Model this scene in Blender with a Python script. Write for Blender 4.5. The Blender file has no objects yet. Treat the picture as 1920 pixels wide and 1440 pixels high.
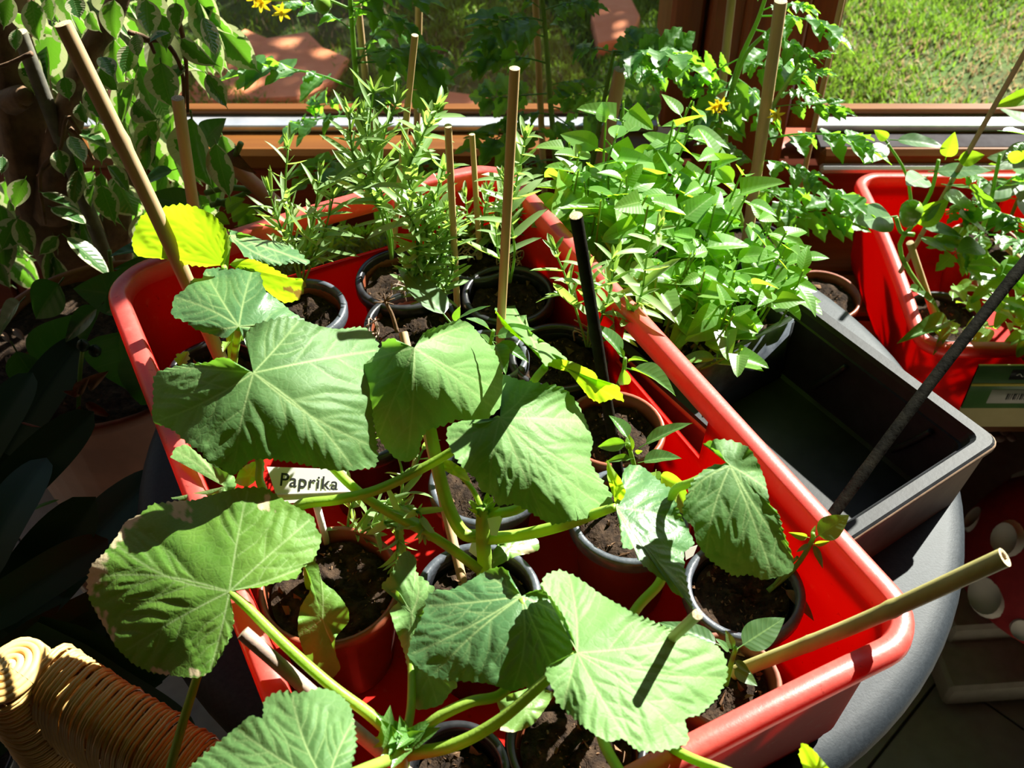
import bpy, math, random
import numpy as np
from mathutils import Vector, Matrix
rng = np.random.default_rng(7); random.seed(7)
sc = bpy.context.scene
col = sc.collection
# ------------------------------------------------------------------ camera
F = 2000.0; PITCH = math.radians(45.0); CZ = 1.5
CAM = np.array([0.0, 0.0, CZ])
cd = bpy.data.cameras.new('camera'); cam = bpy.data.objects.new('camera', cd); col.objects.link(cam)
cam.location = CAM; cam.rotation_euler = (math.radians(90) - PITCH, 0, 0)
cd.sensor_width = 36.0; cd.lens = F / 1920 * 36.0; cd.clip_start = 0.02; cd.clip_end = 100
cd.dof.use_dof = True; cd.dof.focus_distance = 0.86; cd.dof.aperture_fstop = 14.0
sc.camera = cam
# ------------------------------------------------------------------ daylight
SUN_AZ = math.radians(45.3); SUN_EL = math.radians(39.0); SUN_STRENGTH = 26.0
SUN = np.array([math.sin(SUN_AZ) * math.cos(SUN_EL), math.cos(SUN_AZ) * math.cos(SUN_EL), math.sin(SUN_EL)])
sd = bpy.data.lights.new('sun', 'SUN'); sd.energy = SUN_STRENGTH; sd.angle = math.radians(0.53); sd.color = (1.0, 0.95, 0.86)
so = bpy.data.objects.new('sun', sd); col.objects.link(so); so.location = (3, 4, 4)
so.rotation_euler = Vector(-SUN).to_track_quat('-Z', 'Y').to_euler()
wd = bpy.data.worlds.new('world'); sc.world = wd; wd.use_nodes = True
wn = wd.node_tree.nodes; wl = wd.node_tree.links
sky = wn.new('ShaderNodeTexSky'); sky.sky_type = 'NISHITA'; sky.sun_disc = False
sky.sun_elevation = SUN_EL; sky.sun_rotation = SUN_AZ; sky.air_density = 1.0; sky.dust_density = 0.6
wn['Background'].inputs['Strength'].default_value = 0.16
wl.new(sky.outputs['Color'], wn['Background'].inputs['Color'])
vs = sc.view_settings
sc.display_settings.display_device = 'sRGB'
vs.view_transform = 'Standard'; vs.look = 'None'; vs.exposure = 0.0; vs.gamma = 1.0; vs.use_curve_mapping = False
sc.cycles.max_bounces = 6; sc.cycles.transparent_max_bounces = 16; sc.cycles.diffuse_bounces = 3
sc.cycles.sample_clamp_indirect = 6.0; sc.cycles.use_denoising = True
# ------------------------------------------------------------------ placing helpers (photo measurements -> metres)
CP, SP = math.cos(PITCH), math.sin(PITCH)
def ray(px, py):
    x = (np.asarray(px, float) - 960) / F; y = (np.asarray(py, float) - 720) / F
    return np.stack([x, CP - y * SP, -SP - y * CP], -1)
def W(px, py, z):
    r = ray(px, py); return CAM + r * ((z - CZ) / r[..., 2])[..., None]
def Dy(px, py, y):
    r = ray(px, py); return CAM + r * (y / r[..., 1])[..., None]
def AT(px, py, d): return CAM + ray(px, py) * d
def nrm(v): v = np.asarray(v, float); return v / (np.linalg.norm(v) + 1e-12)
# ------------------------------------------------------------------ object helpers
def props(o, label=None, cat=None, group=None, kind=None):
    if label: o['label'] = label
    if cat: o['category'] = cat
    if group: o['group'] = group
    if kind: o['kind'] = kind
    return o
def mesh(name, V, Fc, mat=None, smooth=True, attrs=None):
    me = bpy.data.meshes.new(name)
    V = np.asarray(V, np.float32); 
    me.from_pydata([], [], []) if len(V) == 0 else None
    if isinstance(Fc, np.ndarray) and Fc.ndim == 2:
        n = Fc.shape[1]; m = Fc.shape[0]
        me.vertices.add(len(V)); me.vertices.foreach_set('co', V.ravel())
        me.loops.add(m * n); me.loops.foreach_set('vertex_index', Fc.ravel().astype(np.int32))
        me.polygons.add(m); me.polygons.foreach_set('loop_start', np.arange(0, m * n, n, dtype=np.int32))
        me.polygons.foreach_set('loop_total', np.full(m, n, np.int32))
        me.update(calc_edges=True)
    else:
        me.from_pydata([tuple(v) for v in V.tolist()], [], [tuple(int(i) for i in f) for f in Fc])
    if smooth and len(me.polygons): me.polygons.foreach_set('use_smooth', np.ones(len(me.polygons), bool))
    if attrs:
        for k, a in attrs.items():
            at = me.attributes.new(k, 'FLOAT', 'POINT'); at.data.foreach_set('value', np.asarray(a, np.float32))
    if mat: me.materials.append(mat)
    me.validate(); me.update()
    return me
def link(name, me, parent=None, loc=None):
    o = bpy.data.objects.new(name, me); col.objects.link(o)
    if parent is not None: o.parent = parent
    if loc is not None: o.location = loc
    return o
def empty(name, label, cat, loc, group=None):
    o = bpy.data.objects.new(name, None); col.objects.link(o); o.location = [float(v) for v in loc]; o.empty_display_size = .02
    return props(o, label, cat, group)
def org(o):
    p = np.zeros(3)
    while o is not None: p = p + np.array(o.location); o = o.parent
    return p
def part(name, geo, mat, parent, smooth=True, kind=None, label=None):
    V, Fc = geo[0], geo[1]; attrs = geo[2] if len(geo) > 2 else None
    o = link(name, mesh(name, np.asarray(V) - org(parent), Fc, mat, smooth, attrs), parent)
    return props(o, label, None, None, kind)
def solo(name, geo, mat, label=None, cat=None, group=None, kind=None, smooth=True):
    V = np.asarray(geo[0], float); c = np.array([V[:, 0].mean(), V[:, 1].mean(), V[:, 2].min()])
    o = link(name, mesh(name, V - c, geo[1], mat, smooth, geo[2] if len(geo) > 2 else None), None, c)
    return props(o, label, cat, group, kind)
def join(gs):
    Vs, Fs, n = [], [], 0; keys = set(k for g in gs if len(g) > 2 and g[2] for k in g[2]); A = {k: [] for k in keys}
    allq = all(isinstance(g[1], np.ndarray) and g[1].ndim == 2 for g in gs) and len({g[1].shape[1] for g in gs}) == 1
    for g in gs:
        V = np.asarray(g[0], float); Vs.append(V)
        Fs.append(g[1] + n if allq else [tuple(int(i) + n for i in f) for f in g[1]]); n += len(V)
        for k in keys: A[k].append(np.asarray(g[2][k]) if len(g) > 2 and g[2] and k in g[2] else np.zeros(len(V)))
    return (np.concatenate(Vs), np.concatenate(Fs) if allq else [f for fs in Fs for f in fs], {k: np.concatenate(a) for k, a in A.items()})
# ------------------------------------------------------------------ shapes
def grid_faces(nu, nv, cu=False, cv=False):
    i, j = np.meshgrid(np.arange(nu if cu else nu - 1), np.arange(nv if cv else nv - 1), indexing='ij')
    i = i.ravel(); j = j.ravel(); i2 = (i + 1) % nu; j2 = (j + 1) % nv
    return np.stack([i * nv + j, i2 * nv + j, i2 * nv + j2, i * nv + j2], 1)
def spline(P, n):
    P = np.asarray(P, float)
    if len(P) == 2: t = np.linspace(0, 1, n)[:, None]; return P[0] * (1 - t) + P[1] * t
    Q = np.vstack([2 * P[0] - P[1], P, 2 * P[-1] - P[-2]]); out = []
    for s in np.linspace(0, len(P) - 1 - 1e-9, n):
        k = int(s); t = s - k; a, b, c, d = Q[k:k + 4]
        out.append(.5 * (2 * b + (c - a) * t + (2 * a - 5 * b + 4 * c - d) * t * t + (3 * b - a - 3 * c + d) * t ** 3))
    return np.array(out)
def tube(P, r, n=8, m=None, ribs=0.0, caps=True):
    P = np.asarray(P, float); m = m or max(2, 4 * (len(P) - 1) + 1); S = spline(P, m)
    r = np.atleast_1d(np.asarray(r, float)); R = np.interp(np.linspace(0, 1, m), np.linspace(0, 1, len(r)), r)
    T = np.gradient(S, axis=0); T /= np.linalg.norm(T, axis=1)[:, None] + 1e-12
    u = np.cross(T[0], [0, 0, 1.]); u = u if np.linalg.norm(u) > .1 else np.cross(T[0], [1., 0, 0]); u = nrm(u)
    V = []; a = np.linspace(0, 2 * np.pi, n, endpoint=False)
    for k in range(m):
        u = nrm(u - T[k] * np.dot(u, T[k])); w = np.cross(T[k], u)
        rr = R[k] * (1 + ribs * np.cos(a * 5)) if ribs else R[k]
        V.append(S[k] + (np.cos(a) * rr)[:, None] * u + (np.sin(a) * rr)[:, None] * w)
    V = np.concatenate(V); Fq = grid_faces(m, n, cv=True)[:, ::-1]
    if not caps: return V, Fq
    V = np.vstack([V, S[0], S[-1]]); i = np.arange(n); j = (i + 1) % n
    c0 = np.stack([np.full(n, m * n), j, i, i], 1)
    c1 = np.stack([np.full(n, m * n + 1), (m - 1) * n + i, (m - 1) * n + j, (m - 1) * n + j], 1)
    Fl = [tuple(f) for f in Fq.tolist()] + [tuple(f[:3]) for f in c0.tolist()] + [tuple(f[:3]) for f in c1.tolist()]
    return V, Fl
def lathe(prof, n=40, c=(0, 0, 0)):
    prof = np.asarray(prof, float); a = np.linspace(0, 2 * np.pi, n, endpoint=False)
    V = np.stack([np.outer(prof[:, 0], np.cos(a)), np.outer(prof[:, 0], np.sin(a)), np.repeat(prof[:, 1][:, None], n, 1)], -1).reshape(-1, 3)
    return V + np.asarray(c, float), grid_faces(len(prof), n, cv=True)[:, ::-1]
def box(x0, x1, y0, y1, z0, z1, bev=0.0):
    b = min(bev, (x1 - x0) / 2.01, (y1 - y0) / 2.01, (z1 - z0) / 2.01)
    if b <= 0:
        V = np.array([[x, y, z] for z in (z0, z1) for y in (y0, y1) for x in (x0, x1)], float)
        return V, np.array([[0, 2, 3, 1], [4, 5, 7, 6], [0, 1, 5, 4], [2, 6, 7, 3], [0, 4, 6, 2], [1, 3, 7, 5]])
    lo = np.array([x0, y0, z0]); hi = np.array([x1, y1, z1]); V = []; idx = {}
    for s in [(i, j, k) for i in (0, 1) for j in (0, 1) for k in (0, 1)]:
        for ax in range(3):
            p = np.where(np.array(s) == 0, lo + b, hi - b).astype(float); p[ax] = lo[ax] if s[ax] == 0 else hi[ax]
            idx[(s, ax)] = len(V); V.append(p)
    V = np.array(V); Fs = []
    cen = (lo + hi) / 2
    def add(ids):
        p = V[ids]; n = np.cross(p[1] - p[0], p[2] - p[0])
        Fs.append(ids if np.dot(n, p.mean(0) - cen) > 0 else ids[::-1])
    for ax in range(3):
        o = [a for a in range(3) if a != ax]
        for sg in (0, 1):
            ids = []
            for (a, c) in ((0, 0), (1, 0), (1, 1), (0, 1)):
                s = [0, 0, 0]; s[ax] = sg; s[o[0]] = a; s[o[1]] = c; ids.append(idx[(tuple(s), ax)])
            add(ids)
        for a in (0, 1):
            for c in (0, 1):
                s0 = [0, 0, 0]; s1 = [0, 0, 0]; s1[ax] = 1
                for s in (s0, s1): s[o[0]] = a; s[o[1]] = c
                add([idx[(tuple(s0), o[0])], idx[(tuple(s1), o[0])], idx[(tuple(s1), o[1])], idx[(tuple(s0), o[1])]])
    for s in [(i, j, k) for i in (0, 1) for j in (0, 1) for k in (0, 1)]: add([idx[(s, 0)], idx[(s, 1)], idx[(s, 2)]])
    return V, Fs
def xf(g, rz=0.0, loc=(0, 0, 0), M=None):
    V = np.asarray(g[0], float)
    if M is not None: V = V @ np.asarray(M).T
    c, s = math.cos(rz), math.sin(rz); V = V @ np.array([[c, s, 0], [-s, c, 0], [0, 0, 1.]]) + np.asarray(loc, float)
    return (V,) + tuple(g[1:])
# ------------------------------------------------------------------ materials
def newmat(name):
    m = bpy.data.materials.new(name); m.use_nodes = True; nt = m.node_tree; nt.nodes.clear()
    out = nt.nodes.new('ShaderNodeOutputMaterial'); return m, nt, out
def nd(nt, t, **kw):
    n = nt.nodes.new(t)
    for k, v in kw.items():
        if k in n.inputs: n.inputs[k].default_value = v
        else: setattr(n, k, v)
    return n
def noise(nt, scale, detail=3.0, rough=.6, coord='Object'):
    tc = nd(nt, 'ShaderNodeTexCoord'); n = nd(nt, 'ShaderNodeTexNoise', Scale=scale, Detail=detail, Roughness=rough)
    nt.links.new(tc.outputs[coord], n.inputs['Vector']); return n.outputs['Fac']
def ramp(nt, fac, stops):
    r = nd(nt, 'ShaderNodeValToRGB'); e = r.color_ramp.elements
    while len(e) < len(stops): e.new(.5)
    for el, (p, c) in zip(e, stops): el.position = p; el.color = (*c, 1) if len(c) == 3 else c
    nt.links.new(fac, r.inputs['Fac']); return r.outputs['Color']
def mixc(nt, fac, a, b):
    m = nd(nt, 'ShaderNodeMix', data_type='RGBA')
    for s, v in ((0, fac), (6, a), (7, b)):
        if hasattr(v, 'is_output'): nt.links.new(v, m.inputs[s])
        else: m.inputs[s].default_value = (*v, 1) if isinstance(v, tuple) else v
    return m.outputs[2]
def math_(nt, op, a, b=0.0, c=None):
    m = nd(nt, 'ShaderNodeMath', operation=op)
    for s, v in enumerate((a, b) if c is None else (a, b, c)):
        if hasattr(v, 'is_output'): nt.links.new(v, m.inputs[s])
        else: m.inputs[s].default_value = v
    return m.outputs[0]
def attr(nt, name): return nd(nt, 'ShaderNodeAttribute', attribute_name=name).outputs['Fac']
def surf(nt, out, color, rough=.5, spec=.5, trans=None, tfac=0.0, bump=None, bstr=.2, bdist=.002, coat=0.0, metal=0.0, sheen=0.0):
    p = nd(nt, 'ShaderNodeBsdfPrincipled', Roughness=rough, Metallic=metal)
    p.inputs['Specular IOR Level'].default_value = spec; p.inputs['Coat Weight'].default_value = coat
    if sheen: p.inputs['Sheen Weight'].default_value = sheen; p.inputs['Sheen Roughness'].default_value = .4
    if hasattr(color, 'is_output'): nt.links.new(color, p.inputs['Base Color'])
    else: p.inputs['Base Color'].default_value = (*color, 1)
    if bump is not None:
        b = nd(nt, 'ShaderNodeBump', Strength=bstr, Distance=bdist); nt.links.new(bump, b.inputs['Height']); nt.links.new(b.outputs[0], p.inputs['Normal'])
    if tfac > 0:
        t = nd(nt, 'ShaderNodeBsdfTranslucent'); mx = nd(nt, 'ShaderNodeMixShader')
        if hasattr(trans, 'is_output'): nt.links.new(trans, t.inputs['Color'])
        else: t.inputs['Color'].default_value = (*trans, 1)
        mx.inputs[0].default_value = tfac; nt.links.new(p.outputs[0], mx.inputs[1]); nt.links.new(t.outputs[0], mx.inputs[2])
        nt.links.new(mx.outputs[0], out.inputs['Surface'])
    else: nt.links.new(p.outputs[0], out.inputs['Surface'])
def simple(name, ca, cb=None, scale=30., rough=.5, spec=.5, bstr=0.0, bscale=None, trans=None, tfac=0., coat=0., metal=0., lo=.35, hi=.65):
    m, nt, out = newmat(name); cb = cb or ca
    c = ramp(nt, noise(nt, scale), [(lo, ca), (hi, cb)])
    surf(nt, out, c, rough, spec, trans, tfac, noise(nt, bscale or scale * 3) if bstr else None, bstr, coat=coat, metal=metal); return m
def leafmat(name, ca, cb, vein, tr, tfac=.35, rough=.45, spec=.5, bstr=.25, dry=None, bscale=900.):
    m, nt, out = newmat(name)
    c = ramp(nt, noise(nt, 25.), [(.35, ca), (.65, cb)])
    c = mixc(nt, attr(nt, 'vein'), c, vein); t = tr
    if dry:
        d = attr(nt, 'dry'); c = mixc(nt, d, c, dry); t = mixc(nt, d, tr, dry)
    vo = nd(nt, 'ShaderNodeTexVoronoi', feature='DISTANCE_TO_EDGE', Scale=190.); tc = nd(nt, 'ShaderNodeTexCoord'); nt.links.new(tc.outputs['Object'], vo.inputs['Vector'])
    net = math_(nt, 'MINIMUM', math_(nt, 'MULTIPLY', vo.outputs['Distance'], 5.), 1.); c = mixc(nt, math_(nt, 'MULTIPLY', math_(nt, 'SUBTRACT', 1., net), .07), c, vein)
    h = math_(nt, 'ADD', math_(nt, 'MULTIPLY', net, .4), math_(nt, 'MULTIPLY', noise(nt, bscale, 2.), .6))
    surf(nt, out, c, rough, spec, t, tfac, h, bstr, .0006); return m
def bladeleaf(name, ca, cb, vein, tr, tfac=.35, rough=.35, spec=.5, nveins=9., bstr=.35, var=None):
    # ovate/lance leaves: attributes 'along' 0..1 and 'edge' -1..1 drive midrib and side veins
    m, nt, out = newmat(name); al = attr(nt, 'along'); ed = math_(nt, 'ABSOLUTE', attr(nt, 'edge'))
    oi = nd(nt, 'ShaderNodeObjectInfo').outputs['Random']
    c = mixc(nt, oi, ca, cb)
    w = math_(nt, 'SINE', math_(nt, 'MULTIPLY', math_(nt, 'SUBTRACT', al, math_(nt, 'MULTIPLY', ed, .16)), nveins * 6.283))
    side = math_(nt, 'MULTIPLY', math_(nt, 'GREATER_THAN', w, .93), .35)
    mid = math_(nt, 'LESS_THAN', ed, .055); t = tr
    if var:
        tc = nd(nt, 'ShaderNodeTexCoord'); n = nd(nt, 'ShaderNodeTexNoise', Scale=7., Detail=2.); n.noise_dimensions = '4D'
        nt.links.new(tc.outputs['Object'], n.inputs['Vector']); nt.links.new(math_(nt, 'MULTIPLY', oi, 50.), n.inputs['W'])
        k = math_(nt, 'ADD', ed, math_(nt, 'MULTIPLY', math_(nt, 'SUBTRACT', n.outputs['Fac'], .5), 1.5))
        mk = math_(nt, 'GREATER_THAN', k, .62); c = mixc(nt, mk, c, var[0]); t = mixc(nt, mk, tr, var[1])
    c = mixc(nt, math_(nt, 'MAXIMUM', side, mid), c, vein)
    surf(nt, out, c, rough, spec, t, tfac, w, bstr, .0006); return m
# ------------------------------------------------------------------ material library
M = {}
def wood(name, ca, cb, rough=.4, sc_=(3., 60., 60.), coat=.2):
    m, nt, out = newmat(name); tc = nd(nt, 'ShaderNodeTexCoord'); mp = nd(nt, 'ShaderNodeMapping'); mp.inputs['Scale'].default_value = sc_
    n = nd(nt, 'ShaderNodeTexNoise', Scale=1., Detail=4., Roughness=.6); nt.links.new(tc.outputs['Object'], mp.inputs[0]); nt.links.new(mp.outputs[0], n.inputs['Vector'])
    surf(nt, out, ramp(nt, n.outputs['Fac'], [(.3, ca), (.7, cb)]), rough, .22, None, 0, n.outputs['Fac'], .1, coat=coat * .3); return m
M['wood'] = wood('stained_wood', (.115, .038, .007), (.175, .064, .012))
M['wood_v'] = wood('stained_wood_upright', (.17, .042, .012), (.28, .075, .022), sc_=(60., 60., 3.))
M['panel'] = wood('panel_wood', (.15, .026, .010), (.21, .040, .014), rough=.5)
M['alu'] = simple('sill_metal', (.45, .46, .5), (.6, .6, .62), 20., .3, metal=.6)
M['red'] = None
def redmat(nm, rough, spec):
    m, nt, out = newmat(nm); n1 = noise(nt, 14., 6., .7); n2 = noise(nt, 90., 4., .75)
    c = ramp(nt, n1, [(.3, (.50, .012, .008)), (.75, (.62, .022, .014))])
    sc2 = ramp(nt, n2, [(.60, (0, 0, 0)), (.74, (1, 1, 1))]); c = mixc(nt, math_(nt, 'MULTIPLY', sc2, .30), c, (.62, .22, .18))
    wear = attr(nt, 'wear'); c = mixc(nt, math_(nt, 'MULTIPLY', wear, math_(nt, 'ADD', .14, math_(nt, 'MULTIPLY', n2, .38))), c, (.70, .27, .22))
    dirt = ramp(nt, noise(nt, 160., 2., .5), [(.70, (0, 0, 0)), (.76, (1, 1, 1))]); c = mixc(nt, math_(nt, 'MULTIPLY', dirt, .5), c, (.06, .015, .01))
    surf(nt, out, c, rough, spec, (.85, .012, .006), .34, n2, .12); return m
M['red'] = redmat('red_plastic', .55, .05); M['redrim'] = redmat('scuffed_red_rim', .34, .8)
M['table'] = simple('dark_table_top', (.012, .016, .021), (.019, .024, .030), 260., .60, .30, bstr=.10, bscale=500.)
M['black'] = simple('black_plastic', (.004, .004, .005), (.009, .010, .013), 60., .58, .28, bstr=.08)
M['blackpot'] = simple('black_pot_plastic', (.010, .010, .012), (.024, .024, .028), 60., .30)
M['grayrim'] = simple('greyed_black_rim', (.045, .052, .065), (.09, .10, .12), 90., .30, bstr=.15)
M['rust'] = simple('brown_pot_plastic', (.16, .040, .018), (.23, .062, .028), 25., .42)
M['terracotta'] = simple('terracotta', (.15, .045, .022), (.21, .068, .034), 18., .7, bstr=.15)
M['soil'] = simple('potting_soil', (.014, .008, .005), (.050, .030, .018), 140., .95, .15, bstr=.9, bscale=420., lo=.4, hi=.72)
M['crumb'] = simple('soil_crumb', (.10, .055, .03), (.20, .12, .07), 60., .95, .1)
M['cane'] = wood('bamboo_cane', (.42, .27, .12), (.56, .40, .20), .5, (80., 80., 6.), .1)
M['cane_fg'] = wood('weathered_cane', (.36, .23, .12), (.50, .35, .20), .55, (60., 60., 5.), .05)
M['cane_green'] = wood('green_grey_bamboo', (.33, .30, .10), (.47, .41, .17), .5, (60., 60., 5.), .1)
M['cane_dark'] = simple('dark_cane', (.006, .006, .004), (.014, .013, .008), 70., .8, .08, bstr=.2)
M['cane_grey'] = simple('grey_cane', (.25, .17, .13), (.37, .27, .21), 60., .6, bstr=.2)
M['cut'] = simple('cut_cane_end', (.55, .45, .28), (.25, .17, .08), 900., .8)
M['stem'] = leafmat('squash_stem', (.27, .43, .05), (.35, .52, .08), (.3, .4, .1), (.45, .70, .03), .35, .45)
M['stem_dk'] = leafmat('young_stem', (.12, .25, .04), (.19, .33, .06), (.3, .4, .1), (.3, .55, .03), .3, .45)
SQ = dict(vein=(.27, .38, .15), tr=(.20, .46, .03), tfac=.30, rough=.56, spec=.26, bstr=.35)
M['squash'] = leafmat('squash_leaf', (.066, .150, .044), (.094, .195, .060), dry=(.50, .38, .20), **SQ)
M['squash_warm'] = leafmat('squash_leaf_yellowing', (.075, .185, .022), (.115, .235, .032), dry=(.55, .45, .28), **SQ)
M['squash_blue'] = leafmat('squash_leaf_bluish', (.055, .150, .052), (.080, .185, .066), **{**SQ, 'rough': .42, 'spec': .45})
M['squash_pale'] = leafmat('squash_leaf_pale', (.120, .250, .070), (.155, .300, .092), dry=(.5, .4, .2), **SQ)
M['squash_backlit'] = leafmat('squash_leaf_backlit', (.20, .33, .04), (.27, .40, .05), (.38, .50, .10), (.52, .82, .015), .55, .5, .3, dry=(.30, .19, .03))  # sun from behind put into the colour: lighter, yellower copy of the squash leaf
M['cotyledon'] = leafmat('seed_leaf', (.12, .23, .05), (.16, .28, .07), (.2, .32, .1), (.26, .46, .04), .30, .4, dry=(.55, .48, .3))
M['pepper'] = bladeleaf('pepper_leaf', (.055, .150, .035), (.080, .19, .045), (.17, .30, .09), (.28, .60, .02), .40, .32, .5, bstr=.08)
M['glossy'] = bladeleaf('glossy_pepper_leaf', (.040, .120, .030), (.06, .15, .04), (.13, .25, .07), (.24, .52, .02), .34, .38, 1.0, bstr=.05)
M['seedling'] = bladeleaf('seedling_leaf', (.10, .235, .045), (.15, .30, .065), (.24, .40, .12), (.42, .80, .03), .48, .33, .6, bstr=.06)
M['pepper_bl'] = bladeleaf('pepper_leaf_backlit', (.12, .25, .03), (.16, .30, .04), (.3, .45, .1), (.42, .74, .02), .5, .35, .4, bstr=.06)  # backlight put into a paler base colour than the plain pepper leaf
M['tomato'] = bladeleaf('tomato_leaf', (.050, .14, .038), (.080, .19, .05), (.11, .22, .07), (.28, .64, .03), .45, .40, .5, 6., .15)
M['ficus'] = bladeleaf('variegated_fig_leaf', (.026, .080, .022), (.042, .110, .030), (.10, .17, .06), (.16, .42, .02), .32, .26, .6, 11., .2, var=((.46, .47, .30), (.50, .55, .25)))
M['lav'] = bladeleaf('lavender_leaf', (.17, .29, .10), (.23, .36, .14), (.28, .40, .18), (.45, .72, .10), .42, .45, .45, 0., .0)
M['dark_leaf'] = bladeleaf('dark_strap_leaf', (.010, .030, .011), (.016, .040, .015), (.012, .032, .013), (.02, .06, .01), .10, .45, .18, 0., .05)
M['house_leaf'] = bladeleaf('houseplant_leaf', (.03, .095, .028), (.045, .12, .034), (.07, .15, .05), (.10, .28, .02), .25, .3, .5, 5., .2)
M['bark'] = simple('fig_bark', (.085, .045, .022), (.19, .105, .05), 40., .8, bstr=.7, bscale=110.)
M['stake'] = simple('grey_stake', (.10, .095, .075), (.17, .16, .12), 40., .7, bstr=.2)
M['white'] = simple('white_tag_plastic', (.74, .72, .66), (.80, .78, .72), 30., .35, trans=(.8, .78, .7), tfac=.2)
M['ink'] = simple('black_ink', (.01, .01, .012), None, 30., .6)
M['yellow'] = simple('yellow_petal', (.75, .50, .02), (.82, .62, .04), 60., .5, trans=(.9, .7, .02), tfac=.4)
M['fruit'] = simple('green_fruit', (.20, .38, .05), (.26, .46, .07), 30., .22, spec=.6, trans=(.2, .45, .02), tfac=.2)
M['tile'] = simple('floor_tile', (.30, .27, .22), (.36, .33, .27), 30., .4, bstr=.06)
M['grout'] = simple('tile_grout', (.05, .045, .04), (.07, .06, .05), 60., .9)
M['plaster'] = simple('dark_timber_wall', (.060, .034, .020), (.085, .050, .030), 30., .9)
M['rattan'] = wood('rattan_strand', (.60, .36, .11), (.80, .53, .20), .36, (30., 30., 30.), .25)
M['flag'] = simple('terracotta_flagstone', (.62, .19, .075), (.72, .26, .12), 9., .85, bstr=.6, bscale=40.)
M['grass'] = bladeleaf('grass_blade', (.085, .17, .022), (.13, .23, .03), (.12, .2, .03), (.22, .40, .03), .35, .5, .3, 0., 0.)
M['straw'] = simple('dry_grass', (.38, .30, .17), (.5, .42, .25), 30., .8, trans=(.4, .3, .15), tfac=.3)
def glassmat():
    m, nt, out = newmat('window_glass'); t = nd(nt, 'ShaderNodeBsdfTransparent'); t.inputs[0].default_value = (.93, .95, .94, 1)
    g = nd(nt, 'ShaderNodeBsdfGlossy', Roughness=.0); g.inputs[0].default_value = (.9, .9, .9, 1); fr = nd(nt, 'ShaderNodeFresnel'); ge = nd(nt, 'ShaderNodeNewGeometry'); nt.links.new(math_(nt, 'MULTIPLY_ADD', ge.outputs['Backfacing'], 1 / 1.45 - 1.45, 1.45), fr.inputs['IOR'])
    mx = nd(nt, 'ShaderNodeMixShader'); nt.links.new(math_(nt, 'MULTIPLY', fr.outputs[0], .14), mx.inputs[0]); nt.links.new(t.outputs[0], mx.inputs[1]); nt.links.new(g.outputs[0], mx.inputs[2])
    nt.links.new(mx.outputs[0], out.inputs['Surface']); return m
M['glass'] = glassmat()
def lawnmat():
    m, nt, out = newmat('lawn_ground'); a = noise(nt, 3.2, 5., .7); b = noise(nt, 28., 4., .7)
    c = mixc(nt, ramp(nt, b, [(.35, (0, 0, 0)), (.7, (1, 1, 1))]), (.060, .062, .032), (.075, .11, .034))
    c = mixc(nt, ramp(nt, a, [(.42, (0, 0, 0)), (.62, (1, 1, 1))]), c, (.065, .12, .028)); surf(nt, out, c, .95, .1, None, 0, b, .6, .02); return m
M['lawn'] = lawnmat()
# ------------------------------------------------------------------ the room
YW = 1.5; YG = 1.565; ZR = .575                     # wall face, glass plane, top of the window rails
XA, XB = .238, .495                                  # the post between the two windows
def struct(name, geo, mat, parent=None, smooth=False):
    if parent is not None: return part(name, geo, mat, parent, smooth)
    return solo(name, geo, mat, kind='structure', smooth=smooth)
fl = struct('floor', box(-2.2, 2.5, -1.6, 1.72, -.06, -.006), M['grout'])
tm = None; t0 = org(fl); ts = .30
for i in range(-9, 12):
    for j in range(-9, 12):
        x, y = (i - j) * ts * .7071 + .676, (i + j) * ts * .7071 + .860
        if -1.35 < x < 1.75 and .0 < y < 1.45:
            if tm is None: tm = mesh('tile', *xf(box(-ts / 2 + .002, ts / 2 - .002, -ts / 2 + .002, ts / 2 - .002, -.01, 0, .0012), math.radians(45)), M['tile'], False)
            o = link('tile', tm, fl, [x - t0[0], y + ts * .7071 - t0[1], rng.uniform(-.0006, .0006) - t0[2]])
struct('wall_front', join([box(-2.2, 2.5, YW, 1.60, -.06, ZR - .052), box(-2.2, 2.5, YW, 1.66, 3.35, 3.6)]), M['panel'])
for k in range(12):                                   # boarding below the windows: proud planks with open joints
    x0 = -1.5 + k * .30
    part('plank', box(x0 + .004, x0 + .296, YW - .012, YW, .0, ZR - .062, .004), M['panel'], bpy.data.objects['wall_front'], False)
struct('wall_left', box(-2.3, -2.2, -1.6, 1.66, -.06, 3.6), M['plaster'])
struct('wall_right', box(2.5, 2.6, -1.6, 1.66, -.06, 3.6), M['plaster'])
struct('wall_back', box(-2.3, 2.6, -1.7, -1.6, -.06, 3.6), M['plaster'])
struct('ceiling', box(-2.3, 2.6, -1.7, 1.66, 3.6, 3.7), M['plaster'])
post = struct('trim_1', box(XA + .055, XB - .06, YW - .02, 1.66, ZR - .08, 3.35, .004), M['wood_v'])
part('stile', box(XA, XA + .050, YW + .012, 1.66, ZR - .005, 3.35, .006), M['wood_v'], post, False)
part('stile', box(XB - .055, XB, YW + .012, 1.66, ZR - .005, 3.35, .006), M['wood_v'], post, False)
part('moulding', box(XA + .10, XA + .112, YW - .030, YW - .018, ZR - .08, 3.35, .003), M['wood_v'], post, False)
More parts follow.
